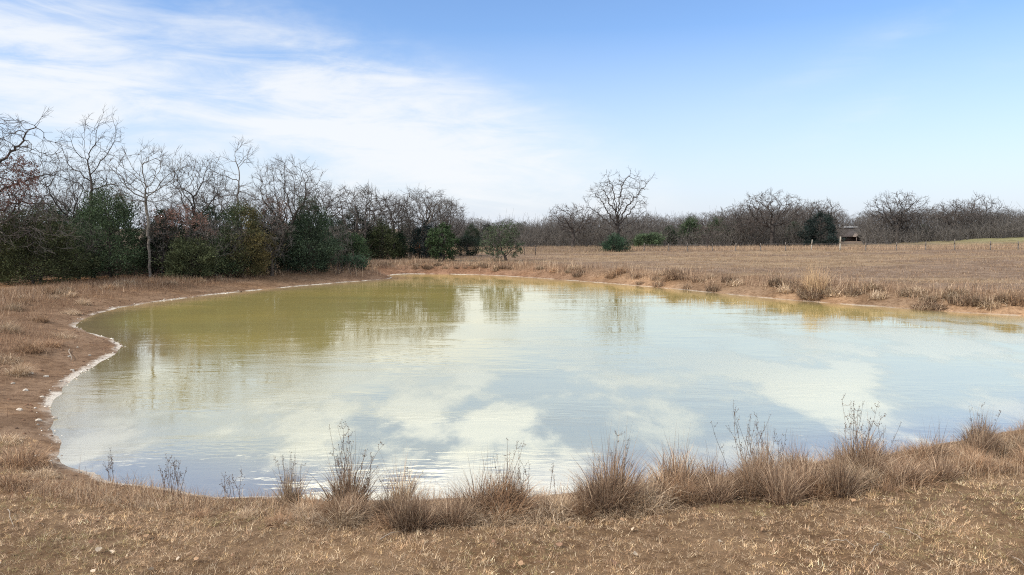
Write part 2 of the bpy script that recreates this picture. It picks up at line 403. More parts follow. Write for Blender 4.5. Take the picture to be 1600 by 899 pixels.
def shell_points(rng, n, blobs, inner=.35):
    out = []; tot = sum(b[3] * b[4] * b[5] for b in blobs)
    for b in blobs:
        k = int(n * b[3] * b[4] * b[5] / tot) + 1
        d = rng.normal(0, 1, (k, 3)); d /= np.linalg.norm(d, axis=1, keepdims=True)
        r = (inner ** 3 + (1 - inner ** 3) * rng.rand(k)) ** (1 / 3)
        out.append(np.array(b[:3]) + d * r[:, None] * np.array(b[3:]))
    return np.vstack(out)
def skeleton(seed, trunk, blobs, n=700, step=.3, kill=.5, wob=.35, tip=.013, twig=.45, twigs=4, droop=0., expo=1.93, inner=.35, limbs=()):
    rng = np.random.RandomState(seed)
    # trunk polyline resampled with a little wander
    tr = []; trunk = [np.array(t, float) for t in trunk]
    for a, b in zip(trunk[:-1], trunk[1:]):
        m = max(1, int(np.linalg.norm(b - a) / step))
        for i in range(m): tr.append(a + (b - a) * i / m + (rng.normal(0, .04, 3) if tr else 0))
    tr.append(trunk[-1])
    lim = [(li, [np.array(q, float) for q in l]) for li, l in limbs]
    pos, par = colonize(rng, tr, shell_points(rng, n, blobs, inner), step, kill, 4., wob, droop, limbs=lim)
    N = len(pos); nch = np.zeros(N, int); np.add.at(nch, par[1:], 1)
    tips = np.where(nch == 0)[0]
    # fine twigs off the tips and thin branches
    acc = np.zeros(N)
    acc[tips] = tip ** expo
    for i in range(N - 1, 0, -1): acc[par[i]] += acc[i]
    rad = acc ** (1 / expo)
    thin = np.where(rad < tip * 3.2)[0]
    src = np.concatenate([np.repeat(tips, twigs), rng.choice(thin, max(1, int(len(thin) * .55)))])
    base = pos[src]; q = pos[src] - pos[np.maximum(par[src], 0)]; q /= np.linalg.norm(q, axis=1, keepdims=True) + 1e-6
    d1 = q * 1.1 + rng.normal(0, .5, (len(src), 3)) + np.array([0, 0, .15]); d1 /= np.linalg.norm(d1, axis=1, keepdims=True)
    l1 = twig * (.4 + .8 * rng.rand(len(src), 1)); mid = base + d1 * l1
    d2 = d1 + rng.normal(0, .32, d1.shape); d2 /= np.linalg.norm(d2, axis=1, keepdims=True); end = mid + d2 * l1 * .8
    d3 = d1 + rng.normal(0, .6, d1.shape); d3 /= np.linalg.norm(d3, axis=1, keepdims=True); end2 = mid + d3 * l1 * .6
    return dict(pos=pos, par=par, rad=rad, tips=tips, base=base, mid=mid, end=end, end2=end2, tip=tip, rng=rng)
def bark_meshes(sk, name, col, col2, split=.085, flare=1.35):
    pos, par, rad, rng = sk['pos'], sk['par'], sk['rad'].copy(), sk['rng']
    rad = rad * np.where(pos[:, 2] < 1.0, 1 + (flare - 1) * np.clip(1 - pos[:, 2] / 1.0, 0, 1) ** 2, 1)
    c = np.arange(1, len(pos)); p = par[c]; A, B = pos[p], pos[c]; rb = rad[c]; ra = np.minimum(rad[p], rb * 1.25)
    big = rb > split; tr, cr = [], []
    for msk, lst, k in ((big, tr, 7), (~big & (rb > .03), cr, 4), (rb <= .03, cr, 3)):
        if msk.any():
            V, T = prisms(A[msk], B[msk], ra[msk], rb[msk], k)
            lst.append((V, T, np.array(col) * (.8 + .4 * rng.rand(len(V), 1))))
    t = sk['tip']; n = len(sk['base']); o = np.ones(n)
    for a, b, q, r in ((sk['base'], sk['mid'], t * .8, t * .6), (sk['mid'], sk['end'], t * .6, t * .35), (sk['mid'], sk['end2'], t * .5, t * .3)):
        V, T = prisms(a, b, o * q, o * r, 3); cr.append((V, T, np.array(col2) * (.75 + .5 * rng.rand(len(V), 1))))
    me_t = mesh(name + '_trunk', *join(tr), M_BARK) if tr else None
    return me_t, mesh(name + '_crown', *join(cr), M_BARK)
def leaf_tris(rng, C, D, L, W, col, var=.35, flat=0.):
    """one small pointed leaf (two triangles) at each C, along D"""
    n = len(C); D = D / (np.linalg.norm(D, axis=1, keepdims=True) + 1e-6)
    h = rng.normal(0, 1, (n, 3)); h[:, 2] += flat; s = np.cross(D, h); s /= np.linalg.norm(s, axis=1, keepdims=True) + 1e-6
    L = np.broadcast_to(np.asarray(L, float).reshape(-1, 1), (n, 1)); W = np.broadcast_to(np.asarray(W, float).reshape(-1, 1), (n, 1))
    nn = np.cross(D, s)
    V = np.stack([C, C + D * L * .5 + s * W * .5 + nn * W * .2, C + D * L, C + D * L * .5 - s * W * .5 + nn * W * .2], 1).reshape(-1, 3)
    i = (np.arange(n) * 4)[:, None]; T = np.concatenate([i + np.array([[0, 1, 2]]), i + np.array([[0, 2, 3]])])
    c = np.asarray(col) * (1 - var + 2 * var * rng.rand(n, 1)) 
    return V, T, np.repeat(c, 4, 0)
BARK_DK = (.082, .069, .060); BARK_GR = (.17, .15, .13); BARK_LT = (.31, .28, .235); TWIG = (.105, .085, .075); TWIG_RED = (.21, .135, .11)
def bare_tree(name, seed, trunk, blobs, col=BARK_DK, col2=TWIG, leaves=None, split=.085, **kw):
    """an Empty with the parts trunk and crown (and dead_leaves); not placed yet"""
    sk = skeleton(seed, trunk, blobs, **kw); rng = sk['rng']
    root = empty(name)
    t, c = bark_meshes(sk, name, col, col2, split)
    if t: obj('trunk', t, root)
    obj('crown', c, root)
    if leaves:
        n, lc, L, part = leaves
        src = np.concatenate([sk['end'], sk['mid'], sk['end2']]); C = src[rng.randint(0, len(src), n)] + rng.normal(0, .06, (n, 3))
        V, T, K = leaf_tris(rng, C, rng.normal(0, 1, (n, 3)) + np.array([0, 0, -.3]), L * (.7 + .6 * rng.rand(n)), L * .55, lc)
        obj(part, mesh(name + '_' + part, V, T, K, M_LEAF), root)
    return root
def cedar(name, seed, H, Rad, col=(.062, .088, .044), col2=None, prof='cone', sprays=330, per=44, base=.04, leaf=.2):
    """juniper: a trunk with limbs and sprays of small scale-leaf faces through the crown"""
    rng = np.random.RandomState(seed); root = empty(name)
    tt = np.sort(rng.rand(sprays * 3)); 
    if prof == 'cone': env = lambda t: np.minimum(1.0, .55 + 1.6 * t) * (1 - t) ** .62
    elif prof == 'round': env = lambda t: np.sqrt(np.clip(1 - (2 * t - .85) ** 2 / 1.35, 0.02, 1))
    else: env = lambda t: np.minimum(1, .75 + t) * (1 - t ** 2.2) ** .75
    t = rng.rand(sprays * 4); keep = rng.rand(len(t)) < env(t); t = t[keep][:sprays]; n = len(t)
    an = rng.rand(n) * 2 * np.pi
    lump = .50 + .80 * vnoise(an * 1.9 + seed, t * 6 + seed * 3) + .12 * rng.rand(n) + .30 * (rng.rand(n) < .10)
    rr = Rad * env(t) * lump * (.35 + .65 * rng.rand(n) ** .4)
    C = np.stack([np.cos(an) * rr, np.sin(an) * rr, H * (base + (1 - base) * t * (.93 + .1 * rng.rand(n)))], 1)
    out = np.stack([np.cos(an), np.sin(an), .35 + .9 * t], 1); out /= np.linalg.norm(out, axis=1, keepdims=True)
    sz = (.15 + .28 * rng.rand(n)) * (.6 + .12 * Rad)
    m = n * per; I = np.repeat(np.arange(n), per)
    off = rng.normal(0, 1, (m, 3)) * sz[I][:, None] * np.array([1, 1, .75]) + out[I] * (rng.rand(m, 1) * sz[I][:, None])
    cc = np.array(col) * (.45 + 1.2 * rng.rand(n, 1))
    if col2 is not None:
        f = np.clip(.5 + (C[:, :1] / Rad) * .9 + rng.normal(0, .2, (n, 1)), 0, 1) ** 1.5; cc = cc * (1 - f) + np.array(col2) * f * (.7 + .6 * rng.rand(n, 1))
    V, T, K = leaf_tris(rng, C[I] + off, out[I] + rng.normal(0, .55, (m, 3)), leaf * (.6 + .9 * rng.rand(m)), leaf * .32, cc[I], .3)
    # trunk and limbs out to the sprays
    zt = np.linspace(0, H * .9, 9); tp = np.stack([rng.normal(0, .05, 9), rng.normal(0, .05, 9), zt], 1); tp[0, :2] = 0
    r = .03 * H ** .75 * (1 - zt / H) + .012
    t1 = prisms(tp[:-1], tp[1:], r[:-1], r[1:], 6)
    sel = rng.choice(n, min(n, 70), replace=False); a = np.stack([C[sel, 0] * 0, C[sel, 0] * 0, C[sel, 2] * .82 + .05], 1)
    t2 = prisms(a, C[sel], np.full(len(sel), .035), np.full(len(sel), .012), 3)
    obj('trunk', mesh(name + '_trunk', *join([(t1[0], t1[1], np.array(BARK_DK)), (t2[0], t2[1], np.array(BARK_DK))]), M_BARK), root)
    obj('crown', mesh(name + '_crown', V, T, K, M_CEDAR), root)
    return root
def place(root, u, D, label, cat, group=None, rz=0, s=1, sink=.06):
    x = x_at(u, D); root.location = (x, D, hz(x, D) - sink); root.rotation_euler = (0, 0, rz); root.scale = (s, s, s) if not hasattr(s, '__len__') else s
    return props(root, label, cat, group)
def top_h(u, D, v): return z_at(v, D) - hz(x_at(u, D), D)
WG, CG = 'bare trees of the left wood', 'dark junipers of the left wood'

# -- bare oaks of the left wood, each with its own habit
D = 53; H = top_h(-20, D, 165)
t = bare_tree('bare_oak_tree', 11, [(-2.6, 0, 0), (-2.4, .1, 2.5), (-1.9, 0, H * .42)], [(.2, 0, H * .72, 5.4, 4.5, H * .28), (1.6, -.8, H * .42, 4.6, 3, H * .17)], BARK_DK, TWIG, n=900, kill=.58, wob=.40, tip=0.0148, twig=.6, droop=.03,
    limbs=[(1., [(.4, 0, H * .62), (2.6, .2, H * .78), (4.6, 0, H * .93)]), (.85, [(.8, .3, H * .52), (3.4, 0, H * .60), (5.4, .2, H * .64)]), (1., [(-1., .5, H * .62), (-.6, 0, H * .86), (.4, 0, H * .98)]), (.7, [(.6, -.4, H * .40), (3.0, -.6, H * .47), (5.2, -.4, H * .46)])])
place(t, -25, D, 'wide spreading bare oak at the left edge of the photo', 'tree', WG)
D = 55
t = bare_tree('bare_oak_tree', 12, [(-3.2, 0, 0), (-2.6, 0, 2.2), (-1.4, 0, 4.4)], [(1.6, 0, 3.7, 4.1, 2.2, 1.5), (.6, 0, 5.2, 3.4, 2, 1.3)], BARK_LT, (.30, .26, .22), n=520, kill=.5, wob=.4, tip=0.0140, twig=.55, droop=.22)
place(t, 5, D, 'pale drooping bare branches reaching down at the left edge, in front of dark cedars', 'tree', WG)
D = 62; H = top_h(150, D, 172)
t = bare_tree('bare_oak_tree', 13, [(0, 0, 0), (-.1, 0, H * .35), (.1, 0, H * .56)], [(-1.5, 0, H * .78, 1.1, 1, 1.8), (1.4, 0, H * .86, 1.5, 1.2, 2.0), (0, .3, H * .80, 1.2, 1.2, 2.6), (-1.6, 0, H * .60, 1.6, 1., .9), (2.2, 0, H * .58, 1.4, 1, .9)], BARK_DK, TWIG, n=330, kill=.5, wob=.3, tip=0.0133, twig=.5, twigs=3)
place(t, 146, D, 'tallest thin bare tree of the left wood, its trunk forking near the top', 'tree', WG)
D = 64; H = top_h(105, D, 238)
t = bare_tree('bare_oak_tree', 14, [(0, 0, 0), (.2, 0, H * .4)], [(0, 0, H * .72, 3.3, 2.6, H * .27)], BARK_DK, TWIG, n=620, kill=.48, wob=.5, tip=0.0125, twig=.55)
place(t, 108, D, 'gnarled dark bare oak left of the tallest thin tree', 'tree', WG)
D = 61; H = top_h(235, D, 226)
t = bare_tree('bare_oak_tree', 15, [(0, 0, 0), (-.05, 0, H * .3), (0, 0, H * .42)], [(0, 0, H * .80, 4.3, 2.4, H * .19), (0, 0, H * .66, 2.7, 2, H * .13)], (.18, .16, .135), TWIG, n=520, kill=.5, wob=.2, tip=0.0133, twig=.55, expo=2.15)
place(t, 234, D, 'bare tree with straight pale trunk and fan of upright limbs in left wood', 'tree', WG)
D = 66; H = top_h(305, D, 245)
t = bare_tree('bare_oak_tree', 16, [(0, 0, 0), (-.2, 0, H * .45)], [(0, 0, H * .75, 2.9, 2.6, H * .25)], BARK_DK, TWIG, n=620, kill=.47, wob=.5, tip=0.0125, twig=.5)
place(t, 308, D, 'gnarled dark bare oak right of the fan-shaped pale-trunked tree', 'tree', WG)
D = 67; H = top_h(375, D, 220)
t = bare_tree('bare_oak_tree', 17, [(.1, 0, 0), (-.1, 0, H * .4), (.1, 0, H * .64), (.2, 0, H * .78)], [(.5, 0, H * .9, 1.2, 1., H * .12), (-1.7, 0, H * .80, 1.3, .9, 1.3), (.2, 0, H * .56, 2.5, 1.8, H * .13)], BARK_GR, TWIG, n=380, kill=.48, wob=.34, tip=0.0140, twig=.5, expo=2.15)
place(t, 374, D, 'tall crooked bare tree rising alone above the middle of the left wood', 'tree', WG)
D = 70; H = top_h(455, D, 246)
t = bare_tree('bare_oak_tree', 18, [(0, 0, 0), (.2, 0, H * .38)], [(0, 0, H * .72, 3.5, 2.8, H * .28)], BARK_DK, TWIG, n=900, kill=.47, wob=.4, tip=0.0125, twig=.55)
place(t, 450, D, 'densely branched round-crowned bare oak behind the right-hand large cedar', 'tree', WG)
D = 79; H = top_h(515, D, 285)
t = bare_tree('bare_oak_tree', 19, [(-1.5, 0, 0), (-1.0, 0, H * .35), (-.2, 0, H * .55)], [(.6, 0, H * .75, 3.2, 2.4, H * .22)], BARK_DK, TWIG, n=620, kill=.5, wob=.42, tip=0.0140, twig=.55)
place(t, 505, D, 'bare oak leaning right at the end of the big cedars', 'tree', WG)
D = 88; H = top_h(575, D, 290)
t = bare_tree('bare_oak_tree', 20, [(-.8, 0, 0), (-.5, 0, H * .4), (-.3, 0, H * .75)], [(-.2, 0, H * .93, .9, .8, .7), (1.9, 0, H * .72, 2.3, 1.6, H * .17)], BARK_DK, TWIG, n=330, kill=.5, wob=.4, tip=0.0156, twig=.5)
place(t, 578, D, 'dark crooked bare oak with one long limb arching right', 'tree', WG)
D = 93; H = top_h(615, D, 303)
t = bare_tree('bare_oak_tree', 21, [(0, 0, 0), (.1, 0, H * .4)], [(.2, 0, H * .75, 3.0, 2.4, H * .24)], BARK_DK, TWIG, n=420, kill=.55, wob=.4, tip=0.0156, twig=.55)
place(t, 615, D, 'bare oak between the arching-limbed oak and the round-crowned oak', 'tree', WG)
D = 97; H = top_h(668, D, 300)
t = bare_tree('bare_oak_tree', 22, [(-.4, 0, 0), (-.4, 0, H * .3), (-.2, 0, H * .42)], [(0, 0, H * .74, 3.8, 3.0, H * .25)], BARK_DK, TWIG, n=620, kill=.55, wob=.34, tip=0.0156, twig=.55)
t_round = place(t, 668, D, 'round-crowned bare oak above the small blue-green cedar, end of the left wood', 'tree', WG)
D = 108; H = top_h(705, D, 316)
t = bare_tree('bare_oak_tree', 23, [(0, 0, 0), (0, 0, H * .45)], [(0, 0, H * .75, 2.2, 2, H * .24)], BARK_GR, TWIG, n=300, kill=.55, wob=.4, tip=0.0156, twig=.5)
place(t, 703, D, 'slim grey bare tree, last on the right of the left wood', 'tree', WG)
# russet-leaved and twiggy small trees in front
D = 64
t = bare_tree('russet_oak_tree', 24, [(0, 0, 0), (.2, 0, 1.6)], [(0, 0, 4.2, 2.9, 2.2, 1.5)], BARK_GR, TWIG_RED, leaves=(3000, (.215, .125, .095), .14, 'dead_leaves'), n=520, kill=.42, wob=.45, tip=0.0101, twig=.4)
place(t, 282, D, 'low oak still holding russet dead leaves, beside the pale straight trunk', 'tree', WG)
D = 69
t = bare_tree('russet_oak_tree', 25, [(0, 0, 0), (0, 0, 2.0)], [(0, 0, 4.4, 1.5, 1.5, 2.4)], BARK_LT, TWIG_RED, leaves=(1300, (.20, .125, .095), .13, 'dead_leaves'), n=460, kill=.42, wob=.3, tip=0.0109, twig=.4)
place(t, 430, D, 'slender reddish twiggy tree between the two large right-hand cedars', 'tree', WG)
D = 52
t = bare_tree('russet_oak_tree', 26, [(-.8, 0, 0), (-.7, 0, 4)], [(.2, 0, 7.2, 2.4, 2, 2.0)], BARK_DK, TWIG_RED, leaves=(2600, (.16, .09, .075), .14, 'dead_leaves'), n=520, kill=.42, wob=.45, tip=0.0109, twig=.4)
place(t, 5, D, 'oak with dark russet dead leaves high at the left edge', 'tree', WG)

# -- junipers
def put_cedar(seed, u, D, vtop, rad, label, group=CG, name='cedar_tree', **kw):
    H = top_h(u, D, vtop); c = cedar(name, seed, H, rad, **kw); return place(c, u, D, label, 'tree', group)
put_cedar(31, 172, 62, 293, 3.2, 'large dark cedar below the tallest thin tree in the left wood', sprays=520, prof='dome')
put_cedar(32, 379, 66, 318, 2.6, 'large cedar with bronze-yellow tint on its right side', sprays=460, prof='dome', col2=(.125, .10, .04))
put_cedar(33, 484, 71, 312, 3.0, 'large black-green cedar at the right end of the dense left wood', sprays=500, prof='cone', col=(.055, .080, .046))
put_cedar(34, 298, 62, 374, 1.9, 'low rounded olive cedar right of the pale straight trunk', sprays=260, prof='round', col=(.068, .078, .036))
put_cedar(35, 50, 56, 330, 3.3, 'broad olive cedar behind the drooping pale branches at left edge', sprays=460, prof='dome', col=(.07, .078, .033))
put_cedar(36, 554, 81, 364, 1.5, 'small bright green cedar at the foot of the leaning oak', sprays=170, col=(.052, .080, .036))
put_cedar(37, 598, 92, 350, 1.95, 'smooth olive cedar, right neighbour of the small bright green one', sprays=230, prof='dome', col=(.068, .080, .034))
put_cedar(38, 625, 94, 362, 1.15, 'narrow dark green cedar against the smooth olive cedar', sprays=120, col=(.036, .064, .034))
c_blue = put_cedar(39, 668, 96, 346, 2.3, 'dark blue-green cedar under the round-crowned bare oak', sprays=240, prof='dome', col=(.028, .046, .040))
put_cedar(40, 730, 103, 368, 1.4, 'little dark cedar in the gap right of the round-crowned oak', sprays=110, prof='round', col=(.03, .045, .03))
shrub = put_cedar(41, 547, 75, 402, 1.35, 'low green shrub on the bank at the end of the left wood', None, 'evergreen_shrub', sprays=130, prof='round', col=(.045, .075, .042), per=36)
put_cedar(42, 962, 117, 366, 1.75, 'dark green cedar bush at the foot of the lone bare oak', None, 'cedar_bush', sprays=170, prof='dome', col=(.034, .060, .034))
# fill behind: the wood is deep, so more junipers stand in its second row
def wood_where(u, deep):
    for lim, w in ((-5, 'beyond the left edge oak'), (60, 'behind the drooping pale branches'), (110, 'behind the broad olive cedar'), (135, 'beside the gnarled left oak'), (190, 'behind the tallest thin tree'), (240, 'behind the pale straight trunk'), (285, 'behind the low russet oak'), (325, 'behind the low rounded olive cedar'), (360, 'left of the bronze-tinted cedar'), (400, 'behind the bronze-tinted cedar'), (445, 'behind the slender reddish tree'), (500, 'behind the black-green cedar'),
                   (540, 'behind the leaning oak'), (585, 'behind the arching-limbed oak'), (630, 'behind the smooth olive cedar'), (680, 'behind the round-crowned oak'), (9999, 'at its right end')):
        if u < lim: return w + (', farther back' if deep else '')
protos = [cedar('cedar_tree', 60 + i, 6.2, 2.3, (.042, .058, .034), sprays=300, prof=('dome', 'cone', 'dome')[i]) for i in range(3)]
rng = np.random.RandomState(77)
row = [(-60, 62), (-10, 64), (75, 66), (120, 65), (215, 66), (262, 64), (330, 67), (420, 70), (440, 72), (520, 80), (30, 70), (150, 72), (250, 73), (345, 74), (470, 78), (555, 92), (590, 98), (640, 106)]
row = row[:3] + [q for q in row[3:] if q[0] not in (215, 440, 345)]
for i, (u, D) in enumerate(row):
    p = protos[i % 3]; c = p if i < 3 else copy_tree(p, (0, 0, 0), 0, 1)
    place(c, u, D, 'shaded dark cedar of the second row %s' % wood_where(u, D > 68.5), 'tree', 'second-row cedars of the left wood', rng.rand() * 6, (.75 + .35 * rng.rand()))

# -- twiggy bare trees shared by the deep wood and the distant tree line
tw = []
for i in range(5):
    sp_ = (2.6, 3.2, 2.2, 3.6, 2.8)[i]
    tw.append(bare_tree('bare_tree', 80 + i, [(0, 0, 0), (.1, 0, 1.8 + .3 * i)], [(0, 0, 4.9, sp_, sp_, 3.0)], BARK_GR if i % 2 else BARK_DK, (.165, .15, .135), n=520, kill=.5, wob=.40, tip=.016, twig=.55, split=.07, step=.33))
row = [(u, 76 + 14 * rng.rand()) for u in np.arange(-70, 720, 26)]
first = [True] * 5
def put_bare(i, u, D, label, group, vtop=None, s=1., wide=1.):
    c = tw[i]
    if first[i]: first[i] = False
    else: c = copy_tree(c, (0, 0, 0), 0, 1)
    if vtop is not None: s = top_h(u, D, vtop) / 8.1
    place(c, u, D, label, 'tree', group, rng.rand() * 6.28, (s * wide, s * wide, s)); return c
for i, (u, D) in enumerate(row):
    if u < 560 and i % 2: continue
    if u > 560: D += 18
    put_bare(i % 5, u + rng.uniform(-8, 8), D, 'thin bare tree deep in the left wood, %s' % wood_where(u, D > 84 + 18 * (u > 560)), 'bare trees deep in the left wood', None, .85 + .35 * rng.rand())

for i, (u, D, sc_, w) in enumerate([(62, 56.5, .55, 'before the broad olive cedar'), (122, 60, .6, 'left of the large dark cedar'), (252, 62, .66, 'right of the pale straight trunk'), (338, 64, .66, 'left of the bronze-tinted cedar'), (424, 67, .72, 'right of the bronze-tinted cedar'),
                                   (528, 75, .55, 'right of the black-green cedar'), (640, 98, .7, 'right of the narrow green cedar')]):
    put_bare(i % 5, u, D, 'young twiggy tree before the wood, ' + w, 'young bare trees at the front of the left wood', None, sc_)

# -- lone oak in the field
D = 121; H = top_h(965, D, 264)
def lo(u, v, y=0.): return ((u - 965) * D / F, y, z_at(v, D) - hz(x_at(965, D), D))
t = bare_tree('lone_oak_tree', 50, [(0, 0, 0), (0, 0, 1.6), lo(964, 345)], [(-.4, 0, H * .66, 5.0, 3.8, H * .26), (.9, 0, H * .74, 4.4, 3.2, H * .24), (0, 0, H * .42, 5.4, 4.2, H * .13)], (.085, .072, .062), (.115, .097, .085), n=430, kill=.62, wob=.22, tip=.022, twig=.65, twigs=4, expo=1.9,
    limbs=[(1., [lo(962, 318, .2), lo(955, 292), lo(946, 272)]), (1., [lo(966, 312, -.4), lo(971, 288), lo(982, 272, -.6)]), (.9, [lo(962, 330, 1.), lo(945, 300, 1.4), lo(938, 288, 1.6)]), (.9, [lo(976, 325, -.8), lo(996, 300, -1.2), lo(1014, 279, -1.2)]),
           (.8, [lo(950, 335, -1.), lo(936, 312, -1.6), lo(922, 300, -2.)]), (.75, [lo(944, 342, .8), lo(922, 322, 1.2), lo(900, 330, 1.6)]), (.8, [lo(982, 335, 1.), lo(998, 314, 1.6), lo(1008, 318, 2.)]), (.7, [lo(988, 345, -1.), lo(1004, 330, -2.), lo(1016, 342, -2.4)]),
           (.55, [lo(940, 356, -1.), lo(920, 350, -1.4), lo(902, 362, -1.6)]), (.5, [lo(990, 360, 1.), lo(1010, 352, 1.6), lo(1026, 362, 1.8)]), (1., [lo(958, 322, -1.5), lo(950, 305, -2.8)]), (1., [lo(972, 322, 1.8), lo(980, 300, 3.)])])
place(t, 965, D, 'big lone bare oak standing in the open field with radiating limbs', 'tree')
# -- named oaks and cedars of the far tree line
FG = 'bare oaks that stand above the far tree line'
def far_oak(seed, u, D, vtop, spread, label, n=420, low=.30):
    H = top_h(u, D, vtop)
    t = bare_tree('bare_oak_tree', seed, [(0, 0, 0), (.1, 0, H * low)], [(0, 0, H * .66, spread, spread * .8, H * .33)], BARK_DK, (.15, .125, .11), n=n, kill=.62, wob=.4, tip=.026, twig=.65, step=.36)
    place(t, u, D, label, 'tree', FG)
far_oak(51, 895, 140, 318, 5.5, 'bare oak of the far tree line just left of the lone oak')
far_oak(52, 1205, 140, 297, 6.5, 'tallest bare oak of the far tree line right of the lone oak', 620)
far_oak(53, 1155, 146, 318, 4.5, 'bare oak left of the tallest far oak')
far_oak(54, 1278, 150, 311, 5.2, 'bare oak just left of the brown house')
far_oak(55, 1400, 150, 299, 6.2, 'twisted bare oak just right of the brown house', 620)
far_oak(56, 1487, 150, 312, 5.0, 'bare oak second to the right of the brown house')
far_oak(57, 1525, 156, 306, 5.5, 'bare oak before the grassy mound at the right edge')
far_oak(58, 1178, 142, 338, 3.4, 'small bare oak at the foot of the tallest far oak', 300, .2)
far_oak(59, 1105, 130, 350, 2.4, 'small pale bare tree by the fence in front of the far cedars', 220, .3)
put_cedar(43, 1078, 148, 342, 2.6, 'left of two dark cedars side by side in the far tree line', None, sprays=180, leaf=.3)
put_cedar(44, 1120, 150, 341, 2.7, 'right of two dark cedars side by side in the far tree line', None, sprays=180, leaf=.3)
put_cedar(45, 1280, 138, 333, 3.2, 'broad dark cedar beside the brown house', None, sprays=220, prof='dome', leaf=.3, col=(.026, .040, .034))
put_cedar(46, 1012, 140, 366, 2.6, 'low dark cedar behind the lone oak to the right', None, sprays=150, prof='round', leaf=.3)
put_cedar(47, 760, 150, 352, 2.0, 'dark cedar in the far tree line behind the bush by the pond', None, sprays=120, leaf=.3, col=(.04, .055, .045))
for i, (u, D, v, w) in enumerate([(738, 140, 350, 'left of the multi-stemmed bush'), (812, 160, 348, 'behind the small metal frame'), (1046, 146, 352, 'right of the lone oak'), (1150, 152, 346, 'left of the tallest far oak'), (1240, 150, 345, 'right of the tallest far oak'), (1440, 158, 350, 'right of the twisted oak by the house'), (1545, 166, 348, 'behind the grassy mound')]):
    c = copy_tree(protos[i % 3], (0, 0, 0), 0, 1); q = top_h(u, D, v) / 6.2; place(c, u, D, 'dark cedar among the far bare trees, ' + w, 'tree', 'cedars of the far tree line', i * 1.3, q)
# -- the rest of the far tree line
LG = 'bare trees of the far tree line'
def vt(u):
    return np.interp(u, [690, 760, 830, 870, 940, 1050, 1120, 1200, 1300, 1325, 1360, 1450, 1560, 1700], [336, 341, 340, 334, 330, 334, 326, 318, 318, 340, 322, 318, 324, 326])
def far_tree_where(u):
    for lim, w in ((745, 'left of the multi-stemmed bush'), (800, 'behind the multi-stemmed bush'), (845, 'behind the small metal frame'), (880, 'right of the small metal frame'), (920, 'left of the lone oak'), (990, 'behind the lone oak'), (1050, 'right of the lone oak'), (1100, 'behind the left far cedar'), (1140, 'behind the right far cedar'), (1180, 'left of the tallest far oak'), (1235, 'behind the tallest far oak'), (1298, 'behind the broad dark cedar'), (1356, 'behind the brown house'),
                   (1420, 'behind the twisted oak by the house'), (1460, 'right of the twisted oak by the house'), (1510, 'left of the grassy mound'), (1560, 'behind the grassy mound'), (9999, 'at the right edge')):
        if u < lim: return w
k = 0
for u in np.arange(700, 1720, 12.5):
    for r in range(2):
        uu = u + rng.uniform(-7, 7); D = (150, 172)[r] + rng.uniform(0, 14)
        if 1298 < uu < 1356: D = 204 + 8 * r
        put_bare(k % 5, uu, D, 'bare tree, %s row of far line, %s' % (('front', 'back')[r], far_tree_where(uu)), LG, vt(uu) + rng.uniform(-3, 10) + 4 * r, wide=1.25); k += 1
for u_, w_ in ((1311, 'left'), (1347, 'right')): put_bare(1, u_, 168, 'slender bare tree before the %s half of the brown house' % w_, 'bare trees before the brown house', 338)
# low brush under the far trees and under the left wood: nobody could count it
def brush(name, seed, pts, hmin, hmax, col, label, cat='brush', nb=7):
    rng = np.random.RandomState(seed); uu = pts[:, 0] / pts[:, 1] * F + 800; pts = pts[(uu < 1304) | (uu > 1350) | (pts[:, 1] < 100)]; n = len(pts); I = np.repeat(np.arange(n), nb); m = len(I)
    B = pts[I] + rng.normal(0, .25, (m, 3)) * np.array([1, 1, 0]); hh = rng.uniform(hmin, hmax, m) * (.35 + 1.5 * fbm(B[:, 0] * .09, B[:, 1] * .09, 3) ** 1.3)
    d = rng.normal(0, .45, (m, 3)); d[:, 2] = 1; d /= np.linalg.norm(d, axis=1, keepdims=True)
    mid = B + d * hh[:, None] * .55; e1 = mid + (d + rng.normal(0, .5, (m, 3))) * hh[:, None] * .4; e2 = mid + (d + rng.normal(0, .6, (m, 3))) * hh[:, None] * .35
    far = np.clip(np.linalg.norm(B[:, :2], axis=1) / 60, 1, 3); r = .014 * far
    parts = []
    for a, b, q in ((B, mid, 1.), (mid, e1, .6), (mid, e2, .6)):
        V, T = prisms(a, b, r * q, r * q * .5, 3); parts.append((V, T, np.repeat(np.array(col) * (.6 + .8 * rng.rand(m, 1)), 6, 0)))
    o = obj(name, mesh(name, *join(parts), M_BARK)); props(o, label, cat, kind='stuff')
def scatter(rng, n, u0, u1, d0, d1):
    D = rng.uniform(d0, d1, n); x = (rng.uniform(u0, u1, n) - 800) / F * D
    return np.stack([x, D, height(x, D) - .03], 1)
r_ = np.random.RandomState(9)
brush('far_brush', 3, scatter(r_, 3200, 690, 1720, 142, 178), .8, 4.8, (.15, .135, .118), 'grey-brown twiggy brush under the far tree line')
brush('wood_brush', 4, np.vstack([scatter(r_, 420, -90, 260, 62, 82), scatter(r_, 420, 250, 560, 70, 90)]), .6, 2.8, (.13, .10, .085), 'dark twiggy undergrowth of the left wood')

